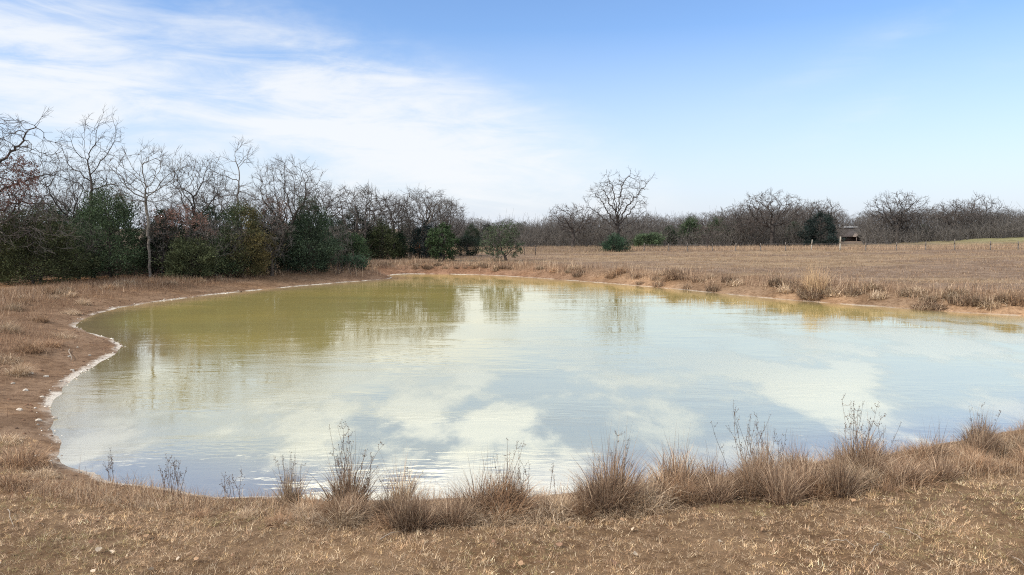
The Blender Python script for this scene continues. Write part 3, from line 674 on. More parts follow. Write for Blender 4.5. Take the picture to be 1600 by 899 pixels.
# -- leafy bushes on the far shore
def leafy_bush(name, seed, u, D, trunk, blobs, n, leaf, col, label, nl):
    t = bare_tree(name, seed, trunk, blobs, BARK_DK, TWIG, leaves=(nl, col, leaf, 'leaves'), n=n, kill=.36, wob=.4, tip=.012, twig=.3, step=.22, split=.05)
    return place(t, u, D, label, 'bush', s=1.2)
leafy_bush('leafy_bush', 70, 692, 87, [(0, 0, 0), (.1, 0, .5)], [(-.1, 0, 1.9, 1.45, 1.3, 1.25), (0, 0, .9, 1.1, 1., .7), (.1, 0, 2.8, .8, .8, .7)], 420, .17, (.062, .098, .040), 'dense green leafy bush at the far end of the pond', 6500)
leafy_bush('leafy_bush', 71, 784, 87, [(.5, 0, 0), (.2, 0, .6), (0, 0, .9)], [(0, 0, 1.35, 2.1, 1.7, .95), (0, 0, 2.6, 1.8, 1.5, 1.1)], 560, .15, (.070, .088, .050), 'spreading multi-stemmed bush with thin crown on the far shore', 4300)
leafy_bush('russet_bush', 72, 664, 100, [(0, 0, 0), (0, 0, .3)], [(0, 0, .8, 1.0, .9, .7)], 160, .17, (.33, .14, .06), 'rusty orange bush under the blue-green cedar', 1200)

# ------------------------------------------------------------------ grass
def blades(rng, B, L, W, lean, col, segs=2, dirs=None, bend=.5):
    """flat tapering blades: quads then a tip"""
    n = len(B); an = rng.rand(n) * 2 * np.pi if dirs is None else dirs
    o = np.stack([np.cos(an), np.sin(an), np.zeros(n)], 1); side = np.stack([-np.sin(an), np.cos(an), np.zeros(n)], 1)
    tw_ = rng.normal(0, .7, n); side = side * np.cos(tw_)[:, None] + o * np.sin(tw_)[:, None]
    P_ = []; p = B.copy(); a = lean.copy()
    for i in range(segs + 1):
        w = W * (1 - i / (segs + .0)) if i else W
        if i < segs: P_ += [p - side * (w * .5)[:, None], p + side * (w * .5)[:, None]]
        else: P_ += [p]
        st = (L / segs)[:, None]; p = p + st * (o * np.sin(a)[:, None] + np.array([0, 0, 1.]) * np.cos(a)[:, None]); a = a + bend * (.4 + rng.rand(n))
    k = 2 * segs + 1; V = np.stack(P_, 1).reshape(-1, 3); f = []
    for i in range(segs - 1): f += [(2 * i, 2 * i + 1, 2 * i + 3), (2 * i, 2 * i + 3, 2 * i + 2)]
    f.append((2 * segs - 2, 2 * segs - 1, 2 * segs))
    T = (np.array(f)[None] + (np.arange(n) * k)[:, None, None]).reshape(-1, 3)
    return V, T, np.repeat(col, k, 0)
PAL = np.array([(.42, .28, .165), (.32, .205, .118), (.55, .41, .26), (.19, .115, .068), (.43, .295, .155), (.34, .235, .155)])
P_TAN = np.array([(.43, .315, .20), (.35, .25, .16), (.58, .455, .32), (.24, .165, .11)])
P_DRK = np.array([(.31, .205, .13), (.23, .15, .097), (.45, .33, .22), (.15, .097, .065)])
P_RUS = np.array([(.40, .245, .14), (.31, .19, .11), (.48, .33, .205), (.21, .13, .083)])
def palette(rng, n, pal=PAL, var=.25): return pal[rng.randint(0, len(pal), n)] * (1 - var + 2 * var * rng.rand(n, 1))

def lawn():
    rng = np.random.RandomState(21); N = 44000; per = 9
    y = rng.uniform(7.2, 17.0, N) ** 1.; x = rng.uniform(-1, 1, N) * (y * .78 + .8)
    s = sdf(x, y); e = fbm(x * 1.0, y * 1.0, 4); wn, wl, wf = weights(x, y)
    keep = (s > .5) & (rng.rand(N) < .65 + .5 * sstep(.36, .56, e)) & (wn > .3); x, y, e = x[keep], y[keep], e[keep]; n = len(x)
    size = (.35 + .9 * rng.rand(n) ** 1.6) * (.6 + .9 * fbm(x * 2.3 + 4, y * 2.3, 3)); tone = palette(rng, n) * (.42 + 1.4 * fbm(x * .8 + 31, y * .8 + 5, 4)[:, None])
    g = (fbm(x * .5 + 11, y * .5, 3) > .60) & (rng.rand(n) < .35); tone[g] = np.array((.27, .215, .105)) * (.7 + .6 * rng.rand(g.sum(), 1))
    I = np.repeat(np.arange(n), per); m = len(I); bx = x[I] + rng.normal(0, .022, m); by = y[I] + rng.normal(0, .022, m)
    L = (.04 + .10 * rng.rand(m)) * size[I]; c = tone[I] * (.68 + .85 * rng.rand(m, 1)); st = rng.rand(m) < .08; c[st] = np.array((.62, .50, .34)) * (.8 + .4 * rng.rand(st.sum(), 1))
    V, T, K = blades(rng, np.stack([bx, by, height(bx, by) - .004], 1), L, .004 + .0045 * rng.rand(m), np.clip(rng.normal(1.0, .42, m), 0, 1.52), c, 2, bend=.4)
    o = obj('lawn_grass', mesh('lawn_grass', V, T, K, M_GRASS)); props(o, 'short matted dry tan grass of the near bank', 'grass', kind='stuff')
lawn()
def bank_grass(name, seed, pts, L, W, label, pal=PAL, lean=.45, segs=3, bend=.4):
    rng = np.random.RandomState(seed); n = len(pts)
    V, T, K = blades(rng, pts, L * (.5 + rng.rand(n)), np.full(n, W) * (.7 + .6 * rng.rand(n)), np.abs(rng.normal(0, lean, n)), palette(rng, n, pal), segs, bend=bend)
    o = obj(name, mesh(name, V, T, K, M_GRASS)); props(o, label, 'grass', kind='stuff')
def near_band():
    rng = np.random.RandomState(22); N = 230000; y = rng.uniform(8, 24, N); x = rng.uniform(-1, 1, N) * (y * .80 + 1)
    s = sdf(x, y); wn, wl, wf = weights(x, y); e = fbm(x * .7, y * .7, 4); right = sstep(-2, 12, x)
    up = 1.7 + 1.3 * right
    keep = (s > .12) & (s < up * (.5 + e)) & (wn > .2) & (rng.rand(N) < .26 + .5 * (e > .5)) & ((x > -8.6) | (y < 13)); return np.stack([x, y, height(x, y) - .01], 1)[keep]
p_ = near_band(); bank_grass('bank_grass', 23, p_, .13 + (.32 + .14 * sstep(-6, 1, p_[:, 0])) * fbm(p_[:, 0] * .9 + 3, p_[:, 1] * .9, 3), .007, 'shaggy dry brown grass between the lawn and the near water edge', np.vstack([P_DRK, P_RUS, P_TAN]), lean=.55)
def left_band():
    rng = np.random.RandomState(24); N = 170000; x = rng.uniform(-34, -7, N); y = rng.uniform(12, 62, N); s = sdf(x, y); wn, wl, wf = weights(x, y)
    e = fbm(x * .33 + 2, y * .33, 4); d = (.6 + .4 * sstep(.42, .58, e)) * sstep(1.3, 3.2, s) + .08 * sstep(.4, 2, s)
    keep = (s > .4) & (s < 11) & (rng.rand(N) < d); return np.stack([x, y, height(x, y) - .01], 1)[keep]
p_ = left_band(); bank_grass('bank_grass', 25, p_, .22 + .22 * fbm(p_[:, 0] * .5, p_[:, 1] * .5, 3), .012, 'thin dry grass scattered over the reddish left bank', np.array([(.30, .185, .11), (.24, .14, .085), (.37, .25, .155), (.17, .10, .065)]), lean=.7, segs=2)
def field():
    rng = np.random.RandomState(26); N = 90000; D = 44 + 86 * rng.rand(N) ** 1.1; x = (rng.uniform(480, 1720, N) - 800) / F * D
    s = sdf(x, D); e = fbm(x * .10, D * .3, 4); keep = (s > 3.2) & (rng.rand(N) < .25 + .75 * sstep(.4, .6, e)); x, D = x[keep], D[keep]; return np.stack([x, D, height(x, D) - .01], 1)
p_ = field(); bank_grass('field_grass', 27, p_, .10 + .0016 * p_[:, 1], .03, 'cropped dry brown grass of the open field', PAL * np.array([[.68, .67, .70]]), lean=.6, segs=2)
p_ = scatter(np.random.RandomState(28), 15000, 985, 1720, 119.2, 131); bank_grass('fence_row_grass', 29, p_, np.full(len(p_), .62), .05, 'tall pale unmown grass along the wire fence', np.array([(.42, .30, .19), (.36, .25, .16), (.30, .20, .13), (.24, .17, .11)]), lean=.3, segs=2)
p_ = scatter(np.random.RandomState(30), 5000, 640, 985, 112, 140); bank_grass('meadow_grass', 31, p_, np.full(len(p_), .5), .05, 'rough dry grass below the far trees left of the lone oak', np.array([(.34, .25, .15), (.30, .21, .14), (.24, .17, .11)]), lean=.4, segs=2)

# tussocks: eight shapes, then copies
def tussock_mesh(seed, n, L, spread, pal, W=.010, stiff=.3, stalks=0):
    rng = np.random.RandomState(seed); r = spread * np.sqrt(rng.rand(n)); an = rng.rand(n) * 2 * np.pi
    B = np.stack([np.cos(an) * r, np.sin(an) * r, np.full(n, -.03)], 1)
    lean = np.clip(r / spread * stiff * 1.3 + rng.normal(0, .24, n), -.4, 1.4); brk = rng.rand(n) < .13; lean[brk] += rng.uniform(.4, 1., brk.sum()); lop = rng.rand() * 6.28; LL = L * (.3 + .75 * rng.rand(n)) * (1 - .25 * (r / spread) ** 2)
    parts = [blades(rng, B, LL, W * (.6 + .8 * rng.rand(n)), lean, palette(rng, n, pal), 3, np.where(rng.rand(n) < .35, lop + rng.normal(0, .5, n), an + rng.normal(0, .8, n)), bend=stiff * .9 + .12)]
    if stalks:
        B2 = B[rng.randint(0, n, stalks)] * .6; parts.append(blades(rng, B2, L * rng.uniform(.95, 1.3, stalks), np.full(stalks, W * .8), np.abs(rng.normal(0, .14, stalks)), palette(rng, stalks, pal * .8), 4, bend=.05))
    return mesh('dry_tussock', *join(parts), M_GRASS)
TM = [tussock_mesh(100, 850, .62, .20, P_DRK, stiff=.30, stalks=14), tussock_mesh(101, 760, .50, .24, P_TAN, stiff=.55), tussock_mesh(102, 760, .70, .16, P_DRK, stiff=.22, stalks=20),
      tussock_mesh(103, 720, .46, .26, P_RUS, stiff=.62), tussock_mesh(104, 850, .58, .22, P_RUS, stiff=.35, stalks=8), tussock_mesh(105, 760, .40, .30, P_TAN, stiff=.8), tussock_mesh(106, 420, .78, .12, P_TAN, stiff=.16, stalks=16)]
TF = [tussock_mesh(110 + i, 190, .75, .42, (P_DRK, P_TAN, P_RUS, P_TAN)[i], W=.04, stiff=(.26, .4, .3, .48)[i]) for i in range(4)]
def far_shore(u, off=0.):
    t = np.arange(100, 30, -.1); x = (u - 800) / F * t; i = int(np.argmax(sdf(x, t) < off)); return float(t[i])
def tussock(mi, u, v, s, label, group=None, z=.25, lst=TM, name='dry_tussock', rz=None, D=None, stretch=1.):
    if D is None:
        for _ in range(4):
            x, y = at_z(u, v, z); z = hz(x, y)
    else: x, y = x_at(u, D), D
    z = max(hz(x, y), .02)
    o = obj(name, lst[mi], None, (x, y, z - .02), rng.rand() * 6.28 if rz is None else rz, (s, s, s * stretch))
    return props(o, label, 'grass clump', group)
NG = 'dry grass tussocks along the near water edge'
hero = [(2, 542, 798, 1.05, 'tall dark grass tussock under the tallest weed stalks, near water edge'), (3, 482, 800, .8, 'rusty rounded tussock left of the tall dark tussock, near water edge'),
        (6, 628, 800, .85, 'upright narrow tan tussock right of the tall dark tussock'), (0, 750, 806, 1.0, 'wide dark brown tussock, left of the reddish upright one'),
        (4, 787, 806, 1.05, 'reddish upright tussock standing above the wide dark brown one'), (5, 860, 815, 1.0, 'low pale rounded tussock right of the reddish upright one'),
        (2, 958, 795, 1.2, 'tall dark tussock carrying a branched weed, centre right of the near bank'), (0, 935, 800, 1.0, 'dark bushy tussock left beside the tall weed-bearing tussock'),
        (0, 1058, 772, 1.15, 'large dark tussock in the middle of three right of centre'), (4, 1110, 768, .95, 'rusty tussock right of the large dark one'),
        (1, 1010, 792, 1.1, 'arching tan tussock left of the large dark one'), (2, 1190, 762, 1.0, 'dark tussock at the foot of the open weed stalks'),
        (3, 1250, 768, 1.1, 'low rust-brown tussock right of the open weed stalks'), (0, 1345, 738, 1.15, 'dark tussock under the leafy-topped weed on the right'),
        (6, 455, 792, .75, 'thin spiky tussock under two bare stalks, left of centre'), (3, 32, 728, 1.5, 'big round brown tussock at the left edge of the near bank')]
for mi, u, v, s, lb in hero: tussock(mi, u, v, s * (1.6 if u > 100 else 1.2), lb, NG)
KIND = ['dark bushy', 'arching tan', 'dark upright', 'low rusty', 'rusty upright', 'pale sprawling', 'narrow tan']
def size_word(q, lo_, hi_): return 'small' if q < lo_ + (hi_ - lo_) / 3 else 'middling' if q < lo_ + (hi_ - lo_) * 2 / 3 else 'large'
def near_where(u):
    for lim, w in ((240, 'by the left shore corner'), (430, 'left of the thin spiky tussock'), (640, 'around the tallest weed clump'), (830, 'around the reddish upright tussock'), (1000, 'around the tall weed-bearing tussock'),
                   (1150, 'around the large dark tussock right of centre'), (1290, 'below the open weed stalks'), (1440, 'below the weed with dry leaves'), (9999, 'by the right edge')):
        if u < lim: return w
for i in range(84):
    u = rng.uniform(90, 1640) if i < 28 else rng.uniform(430, 1200)
    base = np.interp(u, [90, 200, 440, 700, 900, 1180, 1450, 1640], [765, 775, 795, 800, 792, 758, 722, 690]); big = np.interp(u, [90, 400, 460, 900, 1640], [.5, .55, .95, 1.15, 1.2]); q = rng.uniform(.7, 1.2); mi = rng.choice([0, 1, 3, 4, 5, 5, 1, 2])
    tussock(mi, u, base + rng.uniform(-2, 26) * (1 + .6 * (u > 1150)), big * q, '%s %s tussock on the near bank %s' % (size_word(q, .7, 1.2), KIND[mi], near_where(u)), NG)
for i in range(50):
    u = rng.uniform(1160, 1660); base = np.interp(u, [1150, 1450, 1650], [756, 712, 680]); q = rng.uniform(.9, 1.45); mi = rng.choice([0, 2, 4, 1, 3])
    tussock(mi, u, base + rng.uniform(-4, 46), q, '%s %s tussock in the thick grass band %s' % (size_word(q, .9, 1.45), KIND[mi], near_where(u)), 'tussocks of the thick right-hand grass band')
LGp = 'dry tussocks on the left bank'
for i, (u, v, s, w) in enumerate([(15, 762, 1.3, 'below the big round tussock'), (60, 745, 1.0, 'right of the big round tussock'), (10, 520, 1.9, 'at the left edge above the bare dirt'), (45, 548, 1.8, 'left of the stony point'), (95, 528, 1.7, 'nearest the stony point'), (28, 585, 1.4, 'lowest of the pinkish patch'), (60, 500, 1.7, 'in the middle of the pinkish patch'), (110, 490, 1.6, 'nearest the bay behind the point'),
                                  (20, 480, 1.8, 'at the upper left of the pinkish patch'), (75, 540, 1.5, 'just left of the tussock nearest the point'), (5, 560, 1.7, 'at the left edge, lower'), (130, 476, 1.5, 'at the head of the small bay'), (40, 470, 1.6, 'below the orange path'), (5, 690, 1.1, 'above the big round tussock')]):
    tussock((3, 5, 1)[i % 3], u, v, s, 'soft pinkish-brown tussock on the left bank, ' + w, LGp)
FK = ['dark', 'tan', 'rusty', 'pale tan']
def berm_where(u):
    for lim, w in ((90, 'at the left edge'), (180, 'below the broad olive cedar'), (260, 'below the pale straight trunk'), (340, 'below the low rounded olive cedar'), (430, 'below the bronze-tinted cedar'), (9999, 'below the black-green cedar')):
        if u < lim: return w
for i in range(40):
    u = rng.uniform(-20, 530); q = rng.uniform(.6, 1.0); mi = rng.randint(4)
    tussock(mi, u, 0, q, '%s %s tussock of the low berm %s' % (size_word(q, .6, 1.0), FK[mi], berm_where(u)), 'tussocks of the left berm', .8, TF, D=far_shore(u, rng.uniform(4., 7.)))
def far_where(u):
    for lim, w in ((670, 'left of the dense leafy bush'), (760, 'between the two leafy bushes'), (850, 'right of the multi-stemmed bush'), (920, 'left of the lone oak'), (990, 'below the lone oak'), (1060, 'above the left sedge clumps'), (1130, 'above the right sedge clumps'), (1230, 'between the sedge clumps and golden reeds'),
                   (1330, 'beside the golden reeds'), (1420, 'right of the golden reeds'), (1500, 'above the low dark spiky clump'), (9999, 'by the right edge')):
        if u < lim: return w
for i in range(104):
    u = rng.uniform(640, 1640) if i < 88 else rng.uniform(575, 800); q = rng.uniform(.6, 1.15); mi = rng.choice([0, 0, 2, 1, 3])
    tussock(mi, u, 0, q * (1.25 if u > 850 else .9), '%s %s tussock of the far bank %s' % (size_word(q, .6, 1.15), FK[mi], far_where(u)), 'tussocks along the far bank', .7, TF, D=far_shore(u, rng.uniform(.9, 2.9)))
def shore_band(name, seed, N, box, s0, s1, cond, L, W, label, pal, lean=.35):
    rg = np.random.RandomState(seed); x = rg.uniform(box[0], box[1], N); y = rg.uniform(box[2], box[3], N); s = sdf(x, y); e = fbm(x * .35 + seed, y * .35, 4); wn, wl, wf = weights(x, y); u = x / y * F + 800
    mid, hw = (s0 + s1) / 2, (s1 - s0) / 2; keep = (np.abs(s - mid - (e - .5) * 2.2) < hw) & cond(x, y, wn, wl, wf) & (rg.rand(N) < .15 + 1.4 * (e - .3)) & (u > -60) & (u < 1680)
    p = np.stack([x, y, height(x, y) - .02], 1)[keep]; bank_grass(name, seed + 1, p, L * (.5 + fbm(p[:, 0] * .8, p[:, 1] * .8, 3)), W, label, pal, lean, 2)
shore_band('far_bank_grass', 301, 210000, (-18, 60, 36, 92), 1.0, 3.9, lambda x, y, n, l, f: f > .6, .74, .036, 'shaggy dry grass fringe along the top of the far bank', P_DRK)
shore_band('berm_grass', 303, 90000, (-48, -8, 34, 78), 3.2, 8.4, lambda x, y, n, l, f: n < .3, .46, .03, 'soft dry grass fringe on the low berm before the left wood', P_TAN * np.array([[.92, .85, .82]]))
for u, v, s, lb in [(1030, 449, 1.2, 'largest olive-brown sedge clump at the far waterline right of the lone oak'), (1000, 446, .8, 'leftmost small sedge clump at the far waterline below the lone oak'), (1075, 452, .95, 'middle sedge clump at the far waterline'), (1115, 455, 1.25, 'rightmost olive-brown sedge clump at the far waterline')]:
    tussock(0, u, v, s, lb, 'sedge clumps at the far waterline', .1, TF, 'sedge_clump', D=far_shore(u, .3))
for u, v, s, lb in [(643, 429.5, .35, 'leftmost of three tiny dark tufts in the water at the far end'), (667, 429.5, .45, 'middle tiny dark tuft in the water at the far end'), (695, 431.5, .35, 'rightmost of three tiny dark tufts in the water at the far end')]:
    tussock(0, u, v, s, lb, 'tiny tufts in the water', .0, TF, 'sedge_tuft')
reed = tussock_mesh(130, 420, 2.7, .75, np.array([(.44, .31, .18), (.38, .265, .155), (.33, .22, .135)]), W=.03, stiff=.14)
tussock(0, 1276, 462, 1., 'tall pale golden reed clump on the far bank', None, .4, [reed], 'reed_clump', D=far_shore(1276, 1.5))
dk = [tussock_mesh(131, 600, 1.1, .8, P_DRK, W=.04, stiff=.55), tussock_mesh(132, 600, 1.0, .9, P_DRK * .85, W=.04, stiff=.8)]
tussock(0, 1270, 468, 1.0, 'dark brown grass clump at the foot of the golden reeds', None, .2, dk, 'dark_grass_clump', D=far_shore(1270, .7))
tussock(1, 1455, 482, 1.05, 'low dark spiky clump at the waterline of the right far bank', None, .1, dk, 'dark_grass_clump', D=far_shore(1455, .4))

# dead weeds: a few separate stems, each with side twigs and seed heads
M_STALK = M_BARK
def weed(u, v, stems, hgt, label, seed, heads=6, spread=.10, col=(.17, .12, .09), lean=.12, z=.1, r0=.0055):
    rg = np.random.RandomState(seed)
    for _ in range(4):
        x, y = at_z(u, v, z); z = max(hz(x, y), .0)
    root = empty('dry_weed', (x, y, z - .02)); props(root, label, 'weed', 'dead weed stalks along the near water edge')
    for k in range(stems):
        p = np.array([rg.normal(0, spread), rg.normal(0, spread), 0]); d = np.array([rg.normal(0, lean), rg.normal(0, lean), 1.]); h = hgt * rg.uniform(.6, 1.05); ns = 9
        pts = [p]
        for i in range(ns):
            d = d + rg.normal(0, .07, 3); d /= np.linalg.norm(d); pts.append(pts[-1] + d * h / ns)
        pts = np.array(pts); r = np.linspace(r0, r0 * .35, ns + 1); parts = [(*prisms(pts[:-1], pts[1:], r[:-1], r[1:], 4), np.array(col))]
        hd = []
        for q in range(heads):
            i = rg.randint(ns // 2, ns + 1); dd = rg.normal(0, .7, 3) + np.array([0, 0, 1.]); dd /= np.linalg.norm(dd); L = rg.uniform(.04, .13)
            m = pts[i] + dd * L * .6 + rg.normal(0, .01, 3); e = m + (dd + np.array([0, 0, .5])) * L * .4
            parts.append((*prisms(np.array([pts[i], m]), np.array([m, e]), np.array([r0 * .5, r0 * .4]), np.array([r0 * .4, r0 * .25]), 3), np.array(col)))
            hd += [e, m]
        hd = np.array(hd + [pts[-1]]); C = np.repeat(hd, 3, 0) + rg.normal(0, .008, (len(hd) * 3, 3))
        o = obj('stem', mesh('stem', *join(parts), M_STALK), root)
        V, T, K = leaf_tris(rg, C, rg.normal(0, 1, C.shape) + np.array([0, 0, .6]), .022, .012, np.array(col) * .8)
        props(obj('seed_heads', mesh('seed_heads', V, T, K, M_LEAF), o), kind='stuff')
for i, w_ in enumerate([(540, 790, 9, 1.45, 'tallest clump of dead weed stalks, left of centre at the water'), (568, 792, 2, 1.05, 'short pair of stalks just right of the tallest weed clump'),
        (455, 788, 4, .95, 'thin weed with few stalks left of the tallest clump'), (785, 795, 3, 1.2, 'weed stalks leaning left above the reddish tussock'), (822, 792, 4, .85, 'bushy pale weed right of the reddish tussock'),
        (868, 780, 1, .75, 'single crooked bare stalk at the water, centre'), (962, 785, 6, 1.1, 'branched weed rising from the tall dark tussock right of centre'),
        (1170, 752, 9, 1.45, 'open cluster of tall weed stalks right of centre'), (1215, 748, 5, 1.15, 'right half of the open tall weed stalks'), (1345, 728, 8, 1.25, 'weed with small dry leaves at the tops, right'),
        (1383, 722, 2, 1.15, 'two bare stalks right of the weed with dry leaves'), (1535, 700, 4, .95, 'fine weed with tiny heads near the right edge'), (258, 775, 4, .75, 'left one of two small weeds at the left water edge'), (276, 777, 4, .8, 'right one of two small weeds at the left water edge'),
        (172, 752, 3, .55, 'small weed at the left shore corner'), (362, 781, 4, .5, 'low weed between the left weeds and the tallest clump'), (615, 790, 2, .8, 'slanting thin stalks right of the tallest weed clump'), (640, 785, 2, .7, 'thin stalk above the upright narrow tan tussock')]):
    u, v, st, h, lb = w_; weed(u, v, int(st * 1.6 + .5), h * .98, lb, 200 + i, heads=9 if i in (9,) else 5, lean=.09 if st > 2 else .16, spread=.14 if st > 4 else .07, r0=.0052)

# ------------------------------------------------------------------ fence, gate frame, house
M_POST = mat_plain('weathered_post', (.17, .14, .115)); M_PALE = mat_plain('pale_post', (.38, .33, .26)); M_WIRE = mat_plain('wire', (.22, .19, .17)); M_RUST = mat_plain('dark_steel', (.10, .075, .06))
def tube_mesh(name, pts, r, mat, k=6):
    pts = np.array(pts, float); r = np.full(len(pts), r) if np.isscalar(r) else np.array(r); V, T = prisms(pts[:-1], pts[1:], r[:-1], r[1:], k)
    n = len(V); cap = []
    for e in range(len(pts) - 1):
        o = e * 2 * k; cap += [(o, o + i + 1, o + i) for i in range(1, k - 1)] + [(o + k, o + k + i, o + k + i + 1) for i in range(1, k - 1)]
    return mesh(name, V, np.vstack([T, np.array(cap)]), None, mat)
def box_mesh(name, x0, x1, y0, y1, z0, z1, mat):
    V = [(x, y, z) for x in (x0, x1) for y in (y0, y1) for z in (z0, z1)]
    return mesh(name, V, np.array([(0, 1, 3, 2), (4, 6, 7, 5), (0, 4, 5, 1), (2, 3, 7, 6), (0, 2, 6, 4), (1, 5, 7, 3)]), None, mat)
def fence():
    root = empty('wire_fence', (x_at(1267, 118), 118, 0)); props(root, 'wire fence with weathered posts across the far side of the field', 'fence')
    ox = root.location.x; us = [1006, 1045, 1074, 1113, 1149, 1188, 1227, 1267, 1312, 1352, 1400, 1446, 1491, 1547, 1590, 1640, 1690]; tops = []
    for i, u in enumerate(us):
        x = x_at(u, 118); z = hz(x, 118); h = {1267: 1.65, 1312: 2.15, 1491: 1.75}.get(u, 1.15 + .2 * rng.rand()); lx = rng.normal(0, .05)
        pale = u in (1267, 1312); rr = .13 if u == 1312 else .085
        o = obj('post', tube_mesh('post', [(0, 0, -.3), (lx * .5, 0, h * .5), (lx, 0, h)], [rr, rr * .95, rr * .85], M_PALE if pale else M_POST), root, (x - ox, 0, z)); tops.append((x - ox, z))
        if pale: o['label'] = 'taller pale weathered fence post'
    for hh in (.3, .6, .9, 1.1):
        obj('wire', tube_mesh('wire', [(x, .1, z + hh + rng.normal(0, .02)) for x, z in tops], .012, M_WIRE, 3), root)
fence()
def gate():
    x = x_at(828, 103); root = empty('gate_frame', (x, 103, hz(x, 103))); props(root, 'small dark metal frame of two posts and rails in the far meadow', 'frame')
    for dx in (-.78, .78): obj('post', tube_mesh('post', [(dx, 0, -.2), (dx, 0, 1.35)], .055, M_RUST), root)
    for zz in (.45, .9, 1.25): obj('rail', tube_mesh('rail', [(-.82, -.07, zz), (.82, -.07, zz)], .032, M_RUST), root)
gate()
def house():
    D = 186; x = x_at(1322, D); gz = hz(x, D); root = empty('brown_house', (x, D, gz), R(4)); props(root, 'brown house with pale ridge line half hidden by the far trees', 'house')
    M_ROOF = mat_plain('brown_roof', (.075, .056, .048), .7, 1.5, .75); M_WALL = mat_plain('brown_wall', (.09, .06, .048), .85, 2.); M_CAP = mat_plain('pale_ridge', (.78, .76, .72), .5, 2., .95); M_DARK = mat_plain('dark_opening', (.03, .026, .024)); M_TRIM = mat_plain('pale_trim', (.22, .17, .14))
    zr = z_at(356, D) - gz; ze = zr - 2.2
    obj('wall', box_mesh('wall', -4.2, 4.2, .6, 6.4, -.4, ze + .1, M_WALL), root)
    for sgn, y0 in ((0, 0.), (1, 7.)):
        V = [(-4.8, y0, ze), (4.8, y0, ze), (4.8, 3.5, zr), (-4.8, 3.5, zr)]; V += [(a, b, c - .14) for a, b, c in V]
        roof = obj('roof', mesh('roof', V, np.array([(0, 1, 2, 3), (7, 6, 5, 4), (0, 4, 5, 1), (1, 5, 6, 2), (2, 6, 7, 3), (3, 7, 4, 0)]), None, M_ROOF), root)
    obj('ridge_cap', box_mesh('ridge_cap', -4.9, 4.4, 3.0, 4.0, zr - .08, zr + .30, M_CAP), root)
    for e, xx in enumerate((-4.19, 4.19)): obj('gable', mesh('gable', [(xx, .6, ze), (xx, 6.4, ze), (xx, 3.5, zr - .2)], np.array([(0, 1, 2)]), None, M_WALL), root)
    px = 2.9                                                     # little gabled porch
    pr = []
    for sg in (-1, 1):
        V = [(px, -1.6, ze + 1.0), (px, 2.2, ze + 1.0), (px + sg * 1.35, 2.2, ze), (px + sg * 1.35, -1.6, ze)]; V += [(a, b, c - .12) for a, b, c in V]
        pr.append(obj('porch_roof', mesh('porch_roof', V, np.array([(0, 1, 2, 3), (7, 6, 5, 4), (0, 4, 5, 1), (1, 5, 6, 2), (2, 6, 7, 3), (3, 7, 4, 0)]), None, M_TRIM if sg < 0 else M_ROOF), root))
    obj('porch_gable', mesh('porch_gable', [(px - 1.2, -1.4, ze), (px + 1.2, -1.4, ze), (px, -1.4, ze + .85)], np.array([(0, 1, 2)]), None, M_DARK), root)
    for dx in (-1.15, 1.15): obj('porch_post', box_mesh('porch_post', px + dx - .08, px + dx + .08, -1.5, -1.34, -.3, ze, M_TRIM), root)
    for dx in (-2.6, -.6): 
        w = obj('window', box_mesh('window', dx - .5, dx + .5, .52, .59, .8, min(1.7, ze - .1), M_DARK), root)
house()

# ------------------------------------------------------------------ small things on the ground
def stones():
    rg = np.random.RandomState(41); N = 16000; x = rg.uniform(-30, -5, N); y = rg.uniform(11, 60, N); s = sdf(x, y)
    keep = (s > -.15) & (s < 6) & (rg.rand(N) < np.where(s < .6, .9, .25)); x, y, s = x[keep], y[keep], s[keep]; n = len(x)
    z = np.maximum(height(x, y), -.01); r = (.012 + .035 * rg.rand(n) ** 3) * (1 + y / 45); 
    o6 = np.array([(1, 0, 0), (-1, 0, 0), (0, 1, 0), (0, -1, 0), (0, 0, .6), (0, 0, -.6)]); f8 = np.array([(0, 2, 4), (2, 1, 4), (1, 3, 4), (3, 0, 4), (2, 0, 5), (1, 2, 5), (3, 1, 5), (0, 3, 5)])
    V = np.stack([x, y, z], 1)[:, None] + o6[None] * r[:, None, None] * (.6 + .8 * rg.rand(n, 6, 1)); T = (f8[None] + (np.arange(n) * 6)[:, None, None]).reshape(-1, 3)
    c = np.where((s < .35)[:, None], np.array([[.50, .45, .38]]), np.array([[.20, .11, .065]])) * (.5 + rg.rand(n, 1)); pick = rg.rand(n) < .3; c[pick] = np.array((.14, .085, .055)) * (.6 + .8 * rg.rand(pick.sum(), 1))
    o = obj('shore_gravel', mesh('shore_gravel', V.reshape(-1, 3), T, np.repeat(c, 6, 0), M_STONE)); props(o, 'brown clods and pale gravel scattered along the left shore', 'gravel', kind='stuff')
stones()
def stone_mesh(seed):
    import bmesh
    rg = np.random.RandomState(seed); bm = bmesh.new(); bmesh.ops.create_icosphere(bm, subdivisions=1, radius=1)
    for v in bm.verts: v.co *= .75 + .5 * rg.rand(); v.co.z *= .55
    me = bpy.data.meshes.new('stone'); bm.to_mesh(me); bm.free(); at = me.color_attributes.new('col', 'FLOAT_COLOR', 'POINT')
    at.data.foreach_set('color', np.tile(np.array((.52, .46, .38, 1), np.float32), len(me.vertices))); me.materials.append(M_STONE); return me
SM = [stone_mesh(i) for i in range(4)]
for i, (u, v) in enumerate([(66, 622), (60, 658), (113, 583), (48, 585), (72, 590), (121, 545), (95, 598), (30, 640), (20, 600), (140, 560), (58, 712), (40, 612), (108, 560), (85, 655)]):
    x, y = at_z(u, v, .3); z = hz(x, y); x, y = at_z(u, v, z)
    o = obj('pale_stone', SM[i % 4], None, (x, y, hz(x, y) + .01), rng.rand() * 6, rng.uniform(.05, .10)); props(o, 'small pale stone lying on the reddish left bank', 'stone', 'pale stones on the left bank')
